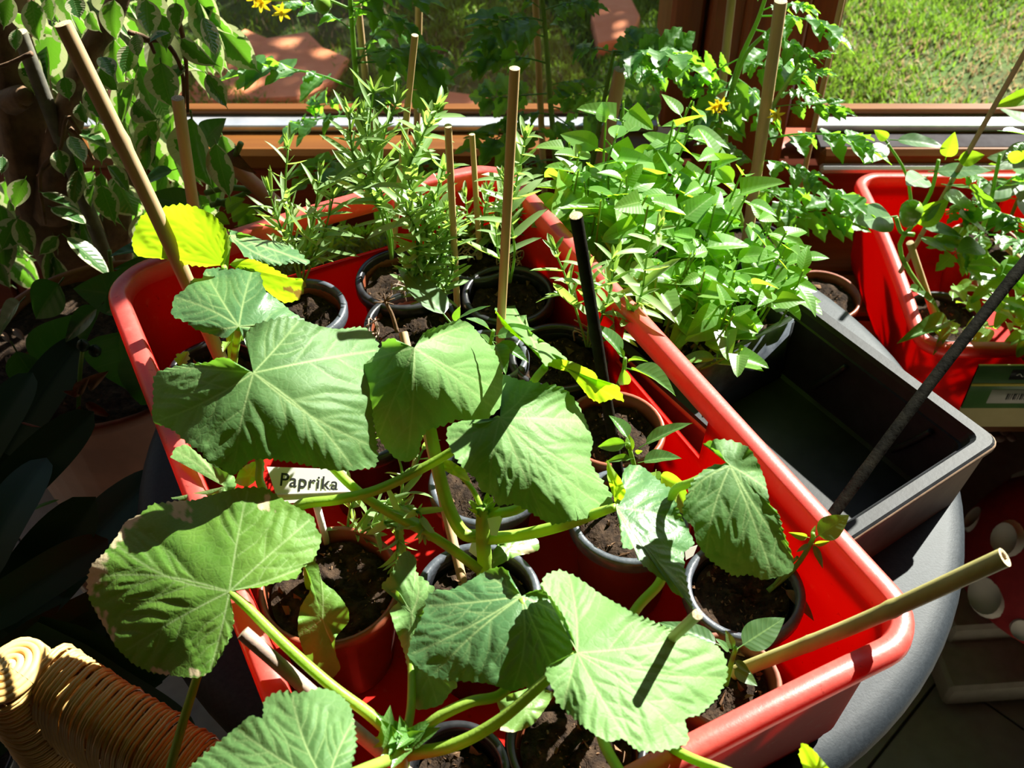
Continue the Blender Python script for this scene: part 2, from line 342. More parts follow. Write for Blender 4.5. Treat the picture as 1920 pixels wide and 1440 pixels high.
def window(n, x0, x1, grey):
    r = empty('window_%d' % n, None, None, ((x0 + x1) / 2, YW, ZR - .055)); r['kind'] = 'structure'
    part('rail', box(x0, x1, YW - .035, 1.585, ZR - .054, ZR - .016, .008), M['wood'], r, False)
    part('glazing_strip', box(x0, x1, YW + .022, 1.585, ZR - .016, ZR - .004, .002), M['alu'], r, False, label='bright metal strip along the foot of the glass')
    part('bead', box(x0, x1, YW + .055, 1.578, ZR - .004, ZR + .006, .003), M['wood'], r, False)
    if grey: part('drip_ledge', box(x0, x1, YW - .050, YW - .034, ZR - .050, ZR - .036, .004), M['alu'], r, False); part('ledge_strip', box(x0, x1, YW - .022, YW + .018, ZR - .0165, ZR - .0150, .0004), simple('dark_ledge_metal', (.035, .03, .033), (.05, .045, .05), 30., .85, .08), r, False, label='dark grey strip on the rail')
    part('top_rail', box(x0, x1, YW, 1.63, 3.29, 3.35, .006), M['wood'], r, False)
    part('pane', box(x0, x1, YG, YG + .004, ZR + .0, 3.30), M['glass'], r, False)
window(1, -2.2, XA, False); window(2, XB, 2.5, True)
# ------------------------------------------------------------------ garden seen through the glass
def lawn_z(x, y): return -.10 + .018 * np.sin(x * 5.1 + 1.3) * np.cos(y * 4.3) + .01 * np.sin(x * 13 + y * 9)
gx, gy = np.meshgrid(np.linspace(-6, 8, 150), np.linspace(1.7, 12, 110), indexing='ij')
struct('lawn', (np.stack([gx, gy, lawn_z(gx, gy)], -1).reshape(-1, 3), grid_faces(150, 110)), M['lawn'], smooth=True)
def grass(name, n, x0, x1, y0, y1, h, mat, thr, lab):
    x = rng.uniform(x0, x1, n * 3); y = rng.uniform(y0, y1, n * 3)
    d = np.sin(x * 2.9 + 1.1 * np.sin(y * 2.3)) + np.sin(y * 3.7 + 1.7 * np.sin(x * 1.9)) + .8 * np.sin(x * 8.1) * np.sin(y * 7.3)
    k = np.where(d * thr[0] + rng.normal(0, .7, n * 3) > thr[1])[0][:n]; x, y = x[k], y[k]
    if thr[0] < 0: q = (x > .55) | (rng.uniform(size=len(x)) < .18); x, y = x[q], y[q]
    n = len(x)
    a = rng.uniform(0, 6.283, n); hh = h * rng.uniform(.4, 1.2, n); w = rng.uniform(.0022, .0045, n); ln = rng.uniform(.2, 1.1, n) * hh; b = rng.uniform(0, 6.283, n)
    z = lawn_z(x, y) - .004; ca, sa = np.cos(a) * w, np.sin(a) * w; lx, ly = np.cos(b) * ln, np.sin(b) * ln
    V = np.stack([np.stack([x - ca, y - sa, z], 1), np.stack([x + ca, y + sa, z], 1), np.stack([x + ca * .7 + lx * .35, y + sa * .7 + ly * .35, z + hh * .6], 1),
                  np.stack([x - ca * .7 + lx * .35, y - sa * .7 + ly * .35, z + hh * .6], 1), np.stack([x + lx, y + ly, z + hh], 1)], 1).reshape(-1, 3)
    i = np.arange(n)[:, None] * 5
    Fq = np.vstack([i + np.array([[0, 1, 2, 3]]), i + np.array([[3, 2, 4, 4]])])
    Fl = [tuple(f) for f in Fq[:n].tolist()] + [tuple(f[:3]) for f in Fq[n:].tolist()]
    al = np.tile([0, 0, .6, .6, 1.], n)
    return solo(name, (V, Fl, {'along': al, 'edge': np.full(5 * n, .5)}), mat, lab, 'grass', kind='stuff', smooth=False)
grass('grass', 70000, -1.5, 2.1, 2.25, 4.3, .040, M['grass'], (.55, .0), 'short green garden grass growing in tufts outside the windows')
grass('dry_grass', 22000, -1.5, 2.1, 2.25, 4.3, .028, M['straw'], (-.5, -.45), 'pale dry grass lying between the green tufts outside')
def flagstone(cx, cy, pts, lab, tz=.03):
    P = np.array(pts, float) * .01; n = len(P); z = lawn_z(cx, cy) + .012
    top = np.c_[P, np.full(n, z + tz)]; mid = np.c_[P * 1.03, np.full(n, z + tz - .008)]; bot = np.c_[P * 1.04, np.full(n, z - .04)]
    V = np.vstack([top, mid, bot]) + np.array([cx, cy, 0]); Fs = [tuple(range(n))]
    for a in (0, n):
        for i in range(n): Fs.append((a + i, a + n + i, a + n + (i + 1) % n, a + (i + 1) % n))
    solo('flagstone', (V, Fs), M['flag'], lab, 'stone', 'broken terracotta flagstones in the lawn', smooth=False)
flagstone(-.70, 2.92, [(-24, -20), (8, -17), (17, -8), (20, 6), (12, 12), (6, 22), (-6, 18), (-14, 24), (-21, 8)], 'large broken terracotta flagstone in the lawn behind the tomato leaf spray')
flagstone(-1.02, 2.76, [(-14, -10), (9, -12), (7, 4), (3, 16), (-12, 12)], 'terracotta flagstone half behind the hanging fig leaves')
flagstone(-.22, 2.66, [(-13, -5), (14, -7), (15, 3), (0, 7), (-12, 6)], 'narrow terracotta flagstone in the lawn behind the tall lavender tips')
flagstone(.33, 3.16, [(-7, -16), (2, -12), (7, 2), (5, 15), (-4, 17), (-8, 2)], 'small upright-looking terracotta flagstone near the window post')
def added_shade_tree(x, y, zc, rad, n, lab, name='added_shade_tree'):
    r = empty(name, lab, 'tree', (x, y, -.1)); part('trunk', tube([(x, y, -.1), (x + .05, y, zc * .6), (x, y + .05, zc)], [.10, .05], 10), M['bark'], r)
    d = rng.normal(size=(n, 3)); d /= np.linalg.norm(d, axis=1)[:, None]; p = d * (rng.uniform(.35, 1, n) ** .5)[:, None] * np.array(rad) + [x, y, zc]
    a = rng.normal(size=(n, 3)); a /= np.linalg.norm(a, axis=1)[:, None]; b = np.cross(a, d); s = .075
    V = np.stack([p - a * s, p + b * s * .5, p + a * s, p - b * s * .5], 1).reshape(-1, 3)
    part('foliage', (V, np.arange(4 * n).reshape(-1, 4)), M['tomato'], r, kind='stuff')
added_shade_tree(1.62, 5.55, 2.25, (1.40, .95, 1.5), 4800, 'leafy garden tree that shades the lawn outside the left window')  # out-of-view tree, added only to keep the left-hand lawn in shade
# ------------------------------------------------------------------ table, crates, tray
TX, TY, TZ = .035, .686, .74
tb = empty('round_table', 'round dark grey garden table under the red crate', 'table', (TX, TY, 0))
R_ = .388
part('table_top', lathe([(0, TZ), (R_ - .022, TZ), (R_ - .010, TZ - .003), (R_ - .003, TZ - .010), (R_, TZ - .02), (R_ - .004, TZ - .032), (R_ - .02, TZ - .036), (0, TZ - .036)], 96, (TX, TY, 0)), M['table'], tb)
for a in (.8, 2.37, 3.94, 5.5):
    part('leg', tube([(TX + .18 * math.cos(a), TY + .18 * math.sin(a), TZ - .036), (TX + .27 * math.cos(a), TY + .27 * math.sin(a), .0)], .016, 10), M['table'], tb)
def crate(name, lab, loc, rz, holes, hx=.312, hy=.203, H=.16, rc=.042):
    r = empty(name, lab, 'crate', loc); 
    P = []; N = []
    def side(a, b, n_):
        L = np.linalg.norm(np.subtract(b, a)); k = max(2, int(L / .008)); t = np.linspace(0, 1, k, endpoint=False)[:, None]
        P.append(np.array(a) * (1 - t) + np.array(b) * t); N.append(np.repeat([n_], k, 0))
    def arc(c, a0):
        a = np.linspace(a0, a0 + math.pi / 2, 9, endpoint=False); n_ = np.stack([np.cos(a), np.sin(a)], 1); P.append(np.array(c) + rc * n_); N.append(n_)
    side((hx, -hy + rc), (hx, hy - rc), (1., 0)); arc((hx - rc, hy - rc), 0); side((hx - rc, hy), (-hx + rc, hy), (0, 1.)); arc((-hx + rc, hy - rc), math.pi / 2)
    side((-hx, hy - rc), (-hx, -hy + rc), (-1., 0)); arc((-hx + rc, -hy + rc), math.pi); side((-hx + rc, -hy), (hx - rc, -hy), (0, -1.)); arc((hx - rc, -hy + rc), 1.5 * math.pi)
    P = np.concatenate(P); N = np.concatenate(N); n = len(P); zl = np.arange(.0, H - .012, .006)
    rows = []; tag = []
    zo = zl.copy()
    for z in zo: rows.append((.024 - .010 * z / H if z > .02 else .030 - .3 * z, z)); tag.append(0)          # outer wall, from the foot up
    for ins, z in ((.0135, H - .016), (.002, H - .016), (.0, H - .010), (.001, H - .003), (.004, H), (.015, H + .0005), (.0165, H - .002), (.0180, H - .008)): rows.append((ins, z)); tag.append(1)
    zi = zl[::-1]
    for z in zi:
        if z < .004: continue
        rows.append((.0275 - .010 * z / H, z)); tag.append(2)
    rows.append((.034, .004)); tag.append(3)
    V = []; wear = []
    for ins, z in rows:
        V.append(np.c_[P - N * ins, np.full(n, z)]); wear.append(np.full(n, 1. if H - .012 < z else 0.))
    V = np.concatenate(V); wear = np.concatenate(wear); m = len(rows); Fs = []
    def inhole(i, z):
        p = (P[i] + P[(i + 1) % n]) / 2; nn = N[i]
        for ax, sg, a, b, z0, z1 in holes:
            if nn[ax] * sg > .99:
                t = p[1 - ax]
                if a < t < b and z0 < z < z1: return True
        return False
    hole = {}
    for k in range(m - 1):
        zc = (rows[k][1] + rows[k + 1][1]) / 2
        for i in range(n):
            if (tag[k] == tag[k + 1] == 0 or tag[k] == tag[k + 1] == 2) and inhole(i, zc):
                hole[(tag[k], i, round(zc, 4))] = k; continue
            Fs.append((k * n + i, k * n + (i + 1) % n, (k + 1) * n + (i + 1) % n, (k + 1) * n + i))
    for (t, i, zc), k in hole.items():                  # line the handle openings
        if t != 0: continue
        k2 = hole.get((2, i, zc)); 
        if k2 is None: continue
        j = (i + 1) % n; o00, o01, o10, o11 = k * n + i, k * n + j, (k + 1) * n + i, (k + 1) * n + j
        i00, i01, i10, i11 = (k2 + 1) * n + i, (k2 + 1) * n + j, k2 * n + i, k2 * n + j
        if (0, (i - 1) % n, zc) not in hole: Fs.append((o00, o10, i10, i00))
        if (0, j, zc) not in hole: Fs.append((o01, i01, i11, o11))
        if (0, i, round(zc - .006, 4)) not in hole: Fs.append((o00, i00, i01, o01))
        if (0, i, round(zc + .006, 4)) not in hole: Fs.append((o10, o11, i11, i10))
    b = len(V); V = np.vstack([V, [[0, 0, .004], [0, 0, 0]]]); wear = np.r_[wear, 0, 0]
    for i in range(n): Fs.append(((m - 1) * n + i, (m - 1) * n + (i + 1) % n, b)); Fs.append(((i + 1) % n, i, b + 1))
    V[:, 2] += .010 * (V[:, 2] / H) * np.clip(1 - (V[:, 1] / (hy - .02)) ** 2, 0, 1) * np.clip((np.abs(V[:, 0]) - hx + .06) / .03, 0, 1)   # the short ends rise a little towards the handles
    g = xf((V, Fs, {'wear': wear}), rz, loc)
    rim_f = [f for f in Fs if all(v < b and tag[v // n] == 1 or (v < b and tag[v // n] in (0, 2) and rows[v // n][1] > H - .0165) for v in f)]; rs_ = set(rim_f)
    part('tub', (g[0], [f for f in Fs if f not in rs_], g[2]), M['red'], r); part('rim', (g[0], rim_f, g[2]), M['redrim'], r, label='scuffed paler rim')
    return r
CRZ = math.radians(-62.5); CRX, CRY, CRB = -.0445, .556, .74
crate('red_crate', 'big bright red plastic crate full of pots on the round table', (CRX, CRY, CRB), CRZ, [(0, -1, -.062, .068, .104, .1445), (1, 1, -.055, .080, .104, .1445)])
RB = .40
crate('red_crate', 'second red plastic crate standing lower by the window at the right', (.838, 1.205, RB), 0.0, [(1, 1, -.21, -.07, .104, .1445)])
bn = empty('plant_bench', 'low wooden plant bench under the window behind the table', 'bench', (.35, 1.24, 0))
for k in range(4): part('slat', box(-.42, 1.75, 1.03 + k * .112, 1.03 + k * .112 + .10, RB - .03, RB, .004), M['wood'], bn, False)
for x in (-.4, .35, 1.68): part('trestle', box(x, x + .05, 1.04, 1.46, 0, RB - .03, .004), M['wood_v'], bn, False)
# long black seed tray beside the crate
tr = empty('seed_tray', 'long black plastic seed tray, half of it empty, beside the crate', 'tray', (.25, .80, TZ))
TA = math.radians(124.5); ux = np.array([math.cos(TA), math.sin(TA)]); uy = np.array([-ux[1], ux[0]])   # long way (away), short way (to the left)
T0 = np.array([.419, .609]); TL, TWd, TH = .475, .200, .080
def tp(a, b, z): p = T0 + ux * a + uy * b; return (p[0], p[1], TZ + z)
def tray_shell(ins_list):
    V = []
    for ins, z in ins_list:
        c = [(ins, ins), (TL - ins, ins), (TL - ins, TWd - ins), (ins, TWd - ins)]; rr = max(.012 - ins * .2, .004)
        for k in range(4):
            cx, cy = c[k]; sx = 1 if k in (0, 3) else -1; sy = 1 if k in (0, 1) else -1; a0 = (math.pi, 1.5 * math.pi, 0, .5 * math.pi)[k]
            for a in np.linspace(a0, a0 + math.pi / 2, 5): V.append(tp(cx + sx * rr + rr * math.cos(a), cy + sy * rr + rr * math.sin(a), z))
    return np.array(V), len(ins_list), 20
V, m_, n_ = tray_shell([(.010, .0), (.003, TH - .004), (.0, TH - .004), (.0, TH), (.001, TH + .001)])
part('outer_case', (V, grid_faces(m_, n_, cv=True)), simple('tan_tray_case', (.20, .125, .075), (.27, .18, .115), 30., .7, bstr=.2), tr, False, label='brown outer side with a pale worn edge')
V, m_, n_ = tray_shell([(.001, TH + .001), (.003, TH + .003), (.013, TH + .003), (.016, TH - .001), (.019, TH - .010), (.021, TH - .011), (.030, .006), (.034, .004)])
Fq = [tuple(f) for f in grid_faces(m_, n_, cv=True).tolist()] + [tuple(range((m_ - 1) * n_, m_ * n_))]
part('liner', (V, Fq), M['black'], tr, False)
for b in (.06, .145):
    part('rib', tube([tp(.05, .026, .065), tp(.06, .029, .045), tp(.075, .031, .02)] if b < .1 else [tp(.15, .026, .065), tp(.16, .029, .045), tp(.175, .031, .02)], .003, 6), M['black'], tr)
# small planted tray standing in its far half
A0, A1 = .212, .450
st = empty('planted_tray', 'black tray of soil crowded with pepper seedlings in the far end of the seed tray', 'tray', tp(.35, .10, .006))
def pbox(a0, a1, b0, b1, z0, z1):
    V = [tp(a, b, z) for z in (z0, z1) for b in (b0, b1) for a in (a0, a1)]
    return np.array(V), np.array([[0, 2, 3, 1], [4, 5, 7, 6], [0, 1, 5, 4], [2, 6, 7, 3], [0, 4, 6, 2], [1, 3, 7, 5]])
part('wall', pbox(A0, A0 + .006, .036, TWd - .036, .006, TH + .004), M['grayrim'], st, False)
part('wall', pbox(A1 - .006, A1, .036, TWd - .036, .006, TH + .004), M['black'], st, False)
part('wall', pbox(A0, A1, .034, .038, .006, TH), M['black'], st, False); part('wall', pbox(A0, A1, TWd - .038, TWd - .034, .006, TH), M['black'], st, False)
ga, gb = np.meshgrid(np.linspace(A0 + .006, A1 - .006, 70), np.linspace(.038, TWd - .038, 44), indexing='ij')
gz = TH - .016 + .006 * np.sin(ga * 90) * np.cos(gb * 110) + rng.uniform(-.003, .003, ga.shape)
xy = T0 + ga[..., None] * ux + gb[..., None] * uy
part('soil', (np.concatenate([xy, (TZ + gz)[..., None]], -1).reshape(-1, 3), grid_faces(70, 44)), M['soil'], st)
cr = []
for k in range(260):
    c = np.array(tp(rng.uniform(A0 + .01, A1 - .01), rng.uniform(.045, TWd - .045), TH - .012)); cr.append((c + rng.normal(size=(5, 3)) * .0022, [(0, 1, 2), (0, 2, 3), (1, 2, 4), (0, 3, 4), (2, 3, 4)]))
part('soil_crumbs', join(cr), M['crumb'], st, False, 'stuff')
# ------------------------------------------------------------------ leaves, plants, pots, canes
def blade(L=1., wid=.5, nu=14, nv=4, fold=.25, curl=.15, shape='ovate', tip=1.0, lobes=0, stalk=0.12, wave=0.0, twist=0.0):
    """leaf along +X from the stalk's foot (0) to the tip (L), face up +Z"""
    t = np.linspace(0, 1, nu)
    if shape == 'ovate': w = np.sin(np.pi * t ** .72) ** .85 * (1 - .25 * t)
    elif shape == 'heart': w = np.clip(t / .06, 0, 1) ** .5 * np.sqrt(np.clip(1 - t ** 1.6, 0, 1)) * (1 - .25 * t)
    elif shape == 'lance': w = np.sin(np.pi * np.clip(t, 0, 1) ** .8) ** .8
    elif shape == 'drip': w = np.where(t < .84, np.sin(np.pi * (t / .9) ** .8).clip(0) ** .8, 0) ; w = np.maximum(w, np.where(t > .1, .10 * (1 - t) / .16, 0) * (t < 1)); w[0] = .04
    elif shape == 'strap': w = np.clip((t + .25) / .5, 0, 1) ** .6 * np.sqrt(np.clip(1 - ((t - .55).clip(0) / .45) ** 2.6, 0, 1))
    else: w = np.clip(np.minimum((t + .15) / .3, 1), 0, 1) * np.sqrt(np.clip(1 - t ** 3, 0, 1))          # linear
    if lobes: w = w * (.62 + .38 * np.abs(np.sin(np.pi * lobes * t)) ** .7)
    v = np.linspace(-1, 1, 2 * nv + 1 if nv > 1 else 3)
    Tm, Vm = np.meshgrid(t, v, indexing='ij'); Wm = (w * wid / 2)[:, None]
    X = stalk + Tm * (1 - stalk); X = X * L; Y = Vm * Wm; 
    Z = np.abs(Vm) * Wm * fold * 1.6 - curl * L * Tm ** 2 + wave * np.sin(Tm * 17 + Vm * 2.2) * np.abs(Vm) * wid
    if twist: a = twist * Tm; Y, Z = Y * np.cos(a) - Z * np.sin(a), Y * np.sin(a) + Z * np.cos(a)
    V = np.stack([X, Y, Z], -1).reshape(-1, 3); Fq = grid_faces(nu, len(v)); al = Tm.ravel(); ed = Vm.ravel()
    if stalk > 0:
        s, fq = tube([(0, 0, 0), (stalk * L * 1.1, 0, 0)], wid * .022, 5, 3, caps=False); fq = fq + len(V)
        V = np.vstack([V, s]); Fq = np.vstack([Fq, fq]); al = np.r_[al, np.zeros(len(s))]; ed = np.r_[ed, np.zeros(len(s))]
    return V, Fq, {'along': al, 'edge': ed}
def frame(base, tip, up):
    """matrix taking a unit leaf to one from base to tip whose face looks towards up"""
    base = np.asarray(base, float); x = np.asarray(tip, float) - base; L = np.linalg.norm(x); x /= L
    up = np.asarray(up, float); z = up - x * np.dot(up, x)
    z = nrm(z) if np.linalg.norm(z) > 1e-4 else nrm(np.cross(x, [0.3, .9, .2])); y = np.cross(z, x); return x, y, z, L
def place(me, name, parent, base, tip, up, wscale=1.0):
    x, y, z, L = frame(base, tip, up); o = bpy.data.objects.new(name, me); col.objects.link(o); o.parent = parent
    m = np.eye(4); m[:3, 0] = x * L; m[:3, 1] = y * L * wscale; m[:3, 2] = z * L; m[:3, 3] = np.asarray(base) - org(parent)
    o.matrix_local = Matrix(m.tolist()); return o
def leaf_at(g, base, tip, up, ws=1.0):
    x, y, z, L = frame(base, tip, up); R = np.stack([x * L, y * L * ws, z * L], 0); return (g[0] @ R + base,) + tuple(g[1:])
# ---- big squash leaves: outline and stalk junction measured in the photograph, laid on the leaf's own plane in the room, then cupped, veined and ruffled
LAST = []
def squash_leaf(plant, outline, cen, z, n, mat, seed=0, droop=.02, ruf=.005, nm=6, serr=3.2, dry=None, puff=.0010, rim=.0, closed=False, fold=None, name='leaf', vw=1.0, M_=60, label=None, ax=None):
    r = np.random.default_rng(seed); O = np.array(outline, float); cen = np.array(cen, float); n = nrm(n)
    if closed: O = np.vstack([O, O[:1]])
    seg = np.linalg.norm(np.diff(O, axis=0), axis=1); s = np.r_[0, np.cumsum(seg)]; L = s[-1]
    Q0 = spline(O, len(O) * 6); Q0 = Q0 * .45 + np.stack([np.interp(np.linspace(0, len(O) - 1, len(Q0)), np.arange(len(O)), O[:, k]) for k in (0, 1)], 1) * .55
    s0 = np.r_[0, np.cumsum(np.linalg.norm(np.diff(Q0, axis=0), axis=1))]; N = int(np.clip(s0[-1] / 3.3, 60, 420)); ss = np.linspace(0, s0[-1], N)
    Q = np.stack([np.interp(ss, s0, Q0[:, k]) for k in (0, 1)], 1)
    d = Q - cen; dist = np.linalg.norm(d, axis=1) + 1e-6; T = np.gradient(Q, axis=0); T /= np.linalg.norm(T, axis=1)[:, None] + 1e-9
    nn = np.stack([T[:, 1], -T[:, 0]], 1); sg = np.sign((nn * d).sum(1).mean()); nn *= sg if sg else 1
    ph = ss / 13.0 + .5 * np.sin(ss / 40.) + r.uniform(0, 1); saw = (ph % 1.0); saw = np.where(saw < .7, saw / .7, (1 - saw) / .3)
    amp = 1.35 * serr * np.clip(dist / 60., 0, 1) * (1 + .5 * np.sin(ss / 33. + r.uniform(0, 6)))
    Qs = Q; Q = Q + nn * ((saw - .35) * amp + r.normal(0, .5, N) * np.clip(dist / 60., 0, 1))[:, None]
    tt = np.linspace(0, 1, M_) ** .85
    we = np.clip((tt - .86) / .14, 0, 1)[:, None, None]; Pm = cen + tt[:, None, None] * (Qs - cen)[None] + we * (Q - Qs)[None]                                    # M,N,2 in photo units
    # veins
    Rm = dist.max(); ang = np.unwrap(np.arctan2(d[:, 1], d[:, 0])); prim = []
    fr = np.linspace(.07, .93, nm) if not closed else np.linspace(0, 1, nm, endpoint=False) + .06
    for f in fr:
        k = int(np.clip(f * (N - 1) + r.normal(0, 1.5), 0, N - 1)); lo, hi = max(0, k - N // (3 * nm)), min(N, k + N // (3 * nm) + 1); k = lo + int(np.argmax(dist[lo:hi])) if not closed else k
        prim.append(Q[k])
    segs = []; wts = []
    for e in prim:
        v = e - cen; l = np.linalg.norm(v); u = v / (l + 1e-9); p = np.array([-u[1], u[0]]); bend = r.normal(0, .035) * l
        pts = [cen + v * q + p * bend * math.sin(math.pi * q) for q in np.linspace(0, .96, 7)]
        for a, b in zip(pts[:-1], pts[1:]): segs.append((a, b)); wts.append((1.0, 1.15))
        if l > 60:
            k0 = r.uniform(.22, .32); q = k0; sd = r.choice([-1, 1])
            while q < .88:
                a = cen + v * q + p * bend * math.sin(math.pi * q); ln = l * (1 - q) * .62 + .05 * l; dr = u * .72 + p * sd * .69
                b = a + dr * ln * .55; c = b + (u * .88 + p * sd * .47) * ln * .5
                segs += [(a, b), (b, c)]; wts += [(.62, .75), (.5, .6)]; sd = -sd; q += r.uniform(.075, .125)
    X = Pm.reshape(-1, 2); vein = np.zeros(len(X)); cre = np.zeros(len(X)); dm = np.full(len(X), 1e9)
    for (a, b), (ws_, wd_) in zip(segs, wts):
        ab = b - a; q = np.clip(((X - a) @ ab) / (ab @ ab + 1e-9), 0, 1); dd = np.linalg.norm(X - a - q[:, None] * ab, axis=1)
        vein = np.maximum(vein, ws_ * np.exp(-(dd / (1.5 * vw * wd_)) ** 2)); cre = np.maximum(cre, wd_ * np.exp(-(dd / (7. * wd_)) ** 2)); dm = np.minimum(dm, dd / wd_)
    rho = np.tile(tt[:, None], (1, N)).ravel(); aN = np.tile(ang[None], (M_, 1)).ravel(); dd = (np.linalg.norm(X - cen, axis=1)) / Rm
    off = puff * (1 - np.exp(-(dm / 16.) ** 2)) * np.clip(rho * 3, 0, 1) - puff * .25 * cre * np.clip(rho * 4, 0, 1)
    off -= droop * dd ** 2
    off += rim * np.clip(dd, 0, 1)
    p1, p2, p3 = r.uniform(0, 6.28, 3)
    off += ruf * rho ** 3 * (np.sin(aN * 4 + p1) + .35 * np.sin(aN * 9 + p2)) + .0007 * np.sin(X[:, 0] / 17. + p3) * np.sin(X[:, 1] / 14. + p1) * rho
    if fold is not None:                                                                # crease line a->b in photo units, height k on both sides
        for (a, b, k) in fold:
            a = np.array(a, float); b = np.array(b, float); t = (b - a) / np.linalg.norm(b - a); off += k * np.abs((X - a) @ np.array([-t[1], t[0]])) / 100.
    C0 = W(cen[0], cen[1], z); rr = ray(X[:, 0], X[:, 1]); V = CAM + rr * ((((C0 - CAM) @ n) + off) / (rr @ n))[:, None]
    A = {'vein': np.clip(vein, 0, 1) * np.clip(1.15 - .5 * rho, 0, 1)}
    if dry is not None:
        dv = np.zeros(len(X))
        for (x, y, rad) in dry:
            q = np.hypot(X[:, 0] - x, X[:, 1] - y) + 4 * np.sin(X[:, 0] / 6. + X[:, 1] / 9.) + 5 * np.sin(X[:, 1] / 4. - X[:, 0] / 11.) + 3 * np.sin(X[:, 0] / 2.3); dv = np.maximum(dv, np.clip((rad - q) / (rad * .25), 0, 1))
        A['dry'] = dv
    o = part(name, (V, grid_faces(M_, N), A), mat, plant); LAST[:] = [o]; return props(o, label)
def petiole(plant, pts, r=.0055, mat=None, name='leaf_stalk', parent=None, ribs=.12, m=None):
    parent = parent or (LAST[0] if LAST and LAST[0].parent == plant and name == 'leaf_stalk' else plant); LAST.clear()
    g = tube(pts, np.atleast_1d(r) * .60, 12, m or 6 * len(pts), ribs); return part(name, g, mat or M['stem'], parent or plant)
POT_N = []
def pot(x, y, z0, rr, h, mat, rim, lab, soil_drop=.012, group=None, name='flower_pot', rimlab=None):
    p = empty(name, lab, 'pot', (x, y, z0), group); rb = rr * .74
    part('body', lathe([(0, 0), (rb - .002, 0), (rb, .002), (rr - .004, h - .014), (rr - .001, h - .013), (rr, h - .003), (rr - .0015, h), (rr - .0045, h - .001), (rr - .0055, h - .012), (rb - .002, .006), (0, .004)], 40, (x, y, z0)), mat, p)
    if rim is not None:
        part('rim', lathe([(rr + .0004, h - .012), (rr + .0016, h - .010), (rr + .0018, h - .002), (rr + .0004, h + .0012), (rr - .004, h + .0014), (rr - .0052, h - .0015), (rr - .0048, h - .012)], 48, (x, y, z0)), rim, p)
    n1, n2 = 15, 42; rs = (rr - .006 - soil_drop * .2) * np.linspace(0, 1, n1) ** .8; a = np.linspace(0, 2 * np.pi, n2, endpoint=False)
    R2, A2 = np.meshgrid(rs, a, indexing='ij'); X = R2 * np.cos(A2); Y = R2 * np.sin(A2)
    Z = h - soil_drop + .003 * np.sin(X * 160 + x * 90) * np.cos(Y * 140 + y * 70) + rng.uniform(-.0016, .0016, X.shape)
    s = part('soil', (np.stack([X + x, Y + y, Z + z0], -1).reshape(-1, 3), grid_faces(n1, n2, cv=True)), M['soil'], p)
    cr = []
    for k in range(70):
        q = rr * .85 * math.sqrt(rng.uniform()); b = rng.uniform(0, 6.28); sz = rng.choice([.0012, .0018, .0035], p=[.55, .35, .10])
        cr.append((np.array([x + q * math.cos(b), y + q * math.sin(b), z0 + h - soil_drop + sz * .5]) + rng.normal(size=(5, 3)) * sz * .7, [(0, 1, 2), (0, 2, 3), (1, 2, 4), (0, 3, 4), (2, 3, 4)]))
    part('soil_crumbs', join(cr), M['crumb'], p, False, 'stuff'); return p
def cane(lab, base, tip, r, mat, bow=0.0, nodes=(), hollow=False, cat='cane', rt=None, group=None, slant=0.):
    base = np.asarray(base, float); tip = np.asarray(tip, float); ax = nrm(tip - base); s = nrm(np.cross(ax, [.3, .8, .1])); mid = (base + tip) / 2 + s * bow
    o = empty('plant_cane', lab, cat, base, group); r2 = rt or r
    V, Fq = tube([base, mid, tip], [r, (r + r2) / 2, r2], 14, 40, caps=False)
    t = np.repeat(np.linspace(0, 1, 40), 14); c = np.repeat(spline([base, mid, tip], 40), 14, axis=0)
    for q in nodes: V = c + (V - c) * (1 + .16 * np.exp(-((t - q) / .008) ** 2))[:, None]
    part('shaft', (V, Fq), mat, o)
    e = nrm(tip - mid); E = V[-14:] ; cc = tip
    if hollow:
        inner = cc + (E - cc) * .55; deep = inner - e * .012
        part('cut_end', (np.vstack([E, inner, deep]), grid_faces(3, 14, cv=True)), M['cut'], o, False)
    else: part('cut_end', (np.vstack([E, cc + (E - cc) * .5 + e * r * .08, [cc + e * r * .1]]), [tuple(f) for f in grid_faces(2, 14, cv=True).tolist()] + [(14 + k, 14 + (k + 1) % 14, 28) for k in range(14)]), M['cut'], o, False)
    return o
# shared leaf meshes
LM = {}
def lmesh(key, mat, n, fn): LM[key] = [mesh(key, *(lambda g: (g[0], g[1]))(g), M[mat], True, g[2]) for g in [fn(k) for k in range(n)]]
lmesh('pepper', 'pepper', 3, lambda k: blade(1, .46, 16, 4, .22 + .1 * k, .10 + .06 * k, 'ovate', stalk=.14, wave=.012))
lmesh('glossy', 'glossy', 3, lambda k: blade(1, .50, 16, 4, .05 + .04 * k, .02 + .05 * k, 'ovate', stalk=.14, wave=.010))
lmesh('pepper_bl', 'pepper_bl', 2, lambda k: blade(1, .5, 14, 4, .2 + .1 * k, .10, 'ovate', stalk=.12, wave=.012))
lmesh('seedling', 'seedling', 4, lambda k: blade(1, (.62, .52, .58, .48)[k], 12, 3, .18 + .1 * (k % 3), .10 + .07 * (k % 2), 'heart' if k % 2 == 0 else 'ovate', stalk=.16))
lmesh('ficus', 'ficus', 4, lambda k: blade(1, .44, 16, 4, (.12, .3, .18, .4)[k], (.06, .12, -.04, .16)[k], 'drip', stalk=.09, twist=(0, .3, -.3, .5)[k]))
lmesh('strap', 'dark_leaf', 2, lambda k: blade(1, .26, 22, 4, .12, .16 + .1 * k, 'strap', stalk=0))
lmesh('house', 'house_leaf', 2, lambda k: blade(1, .5, 14, 4, .2, .12 + .1 * k, 'ovate', stalk=.15))
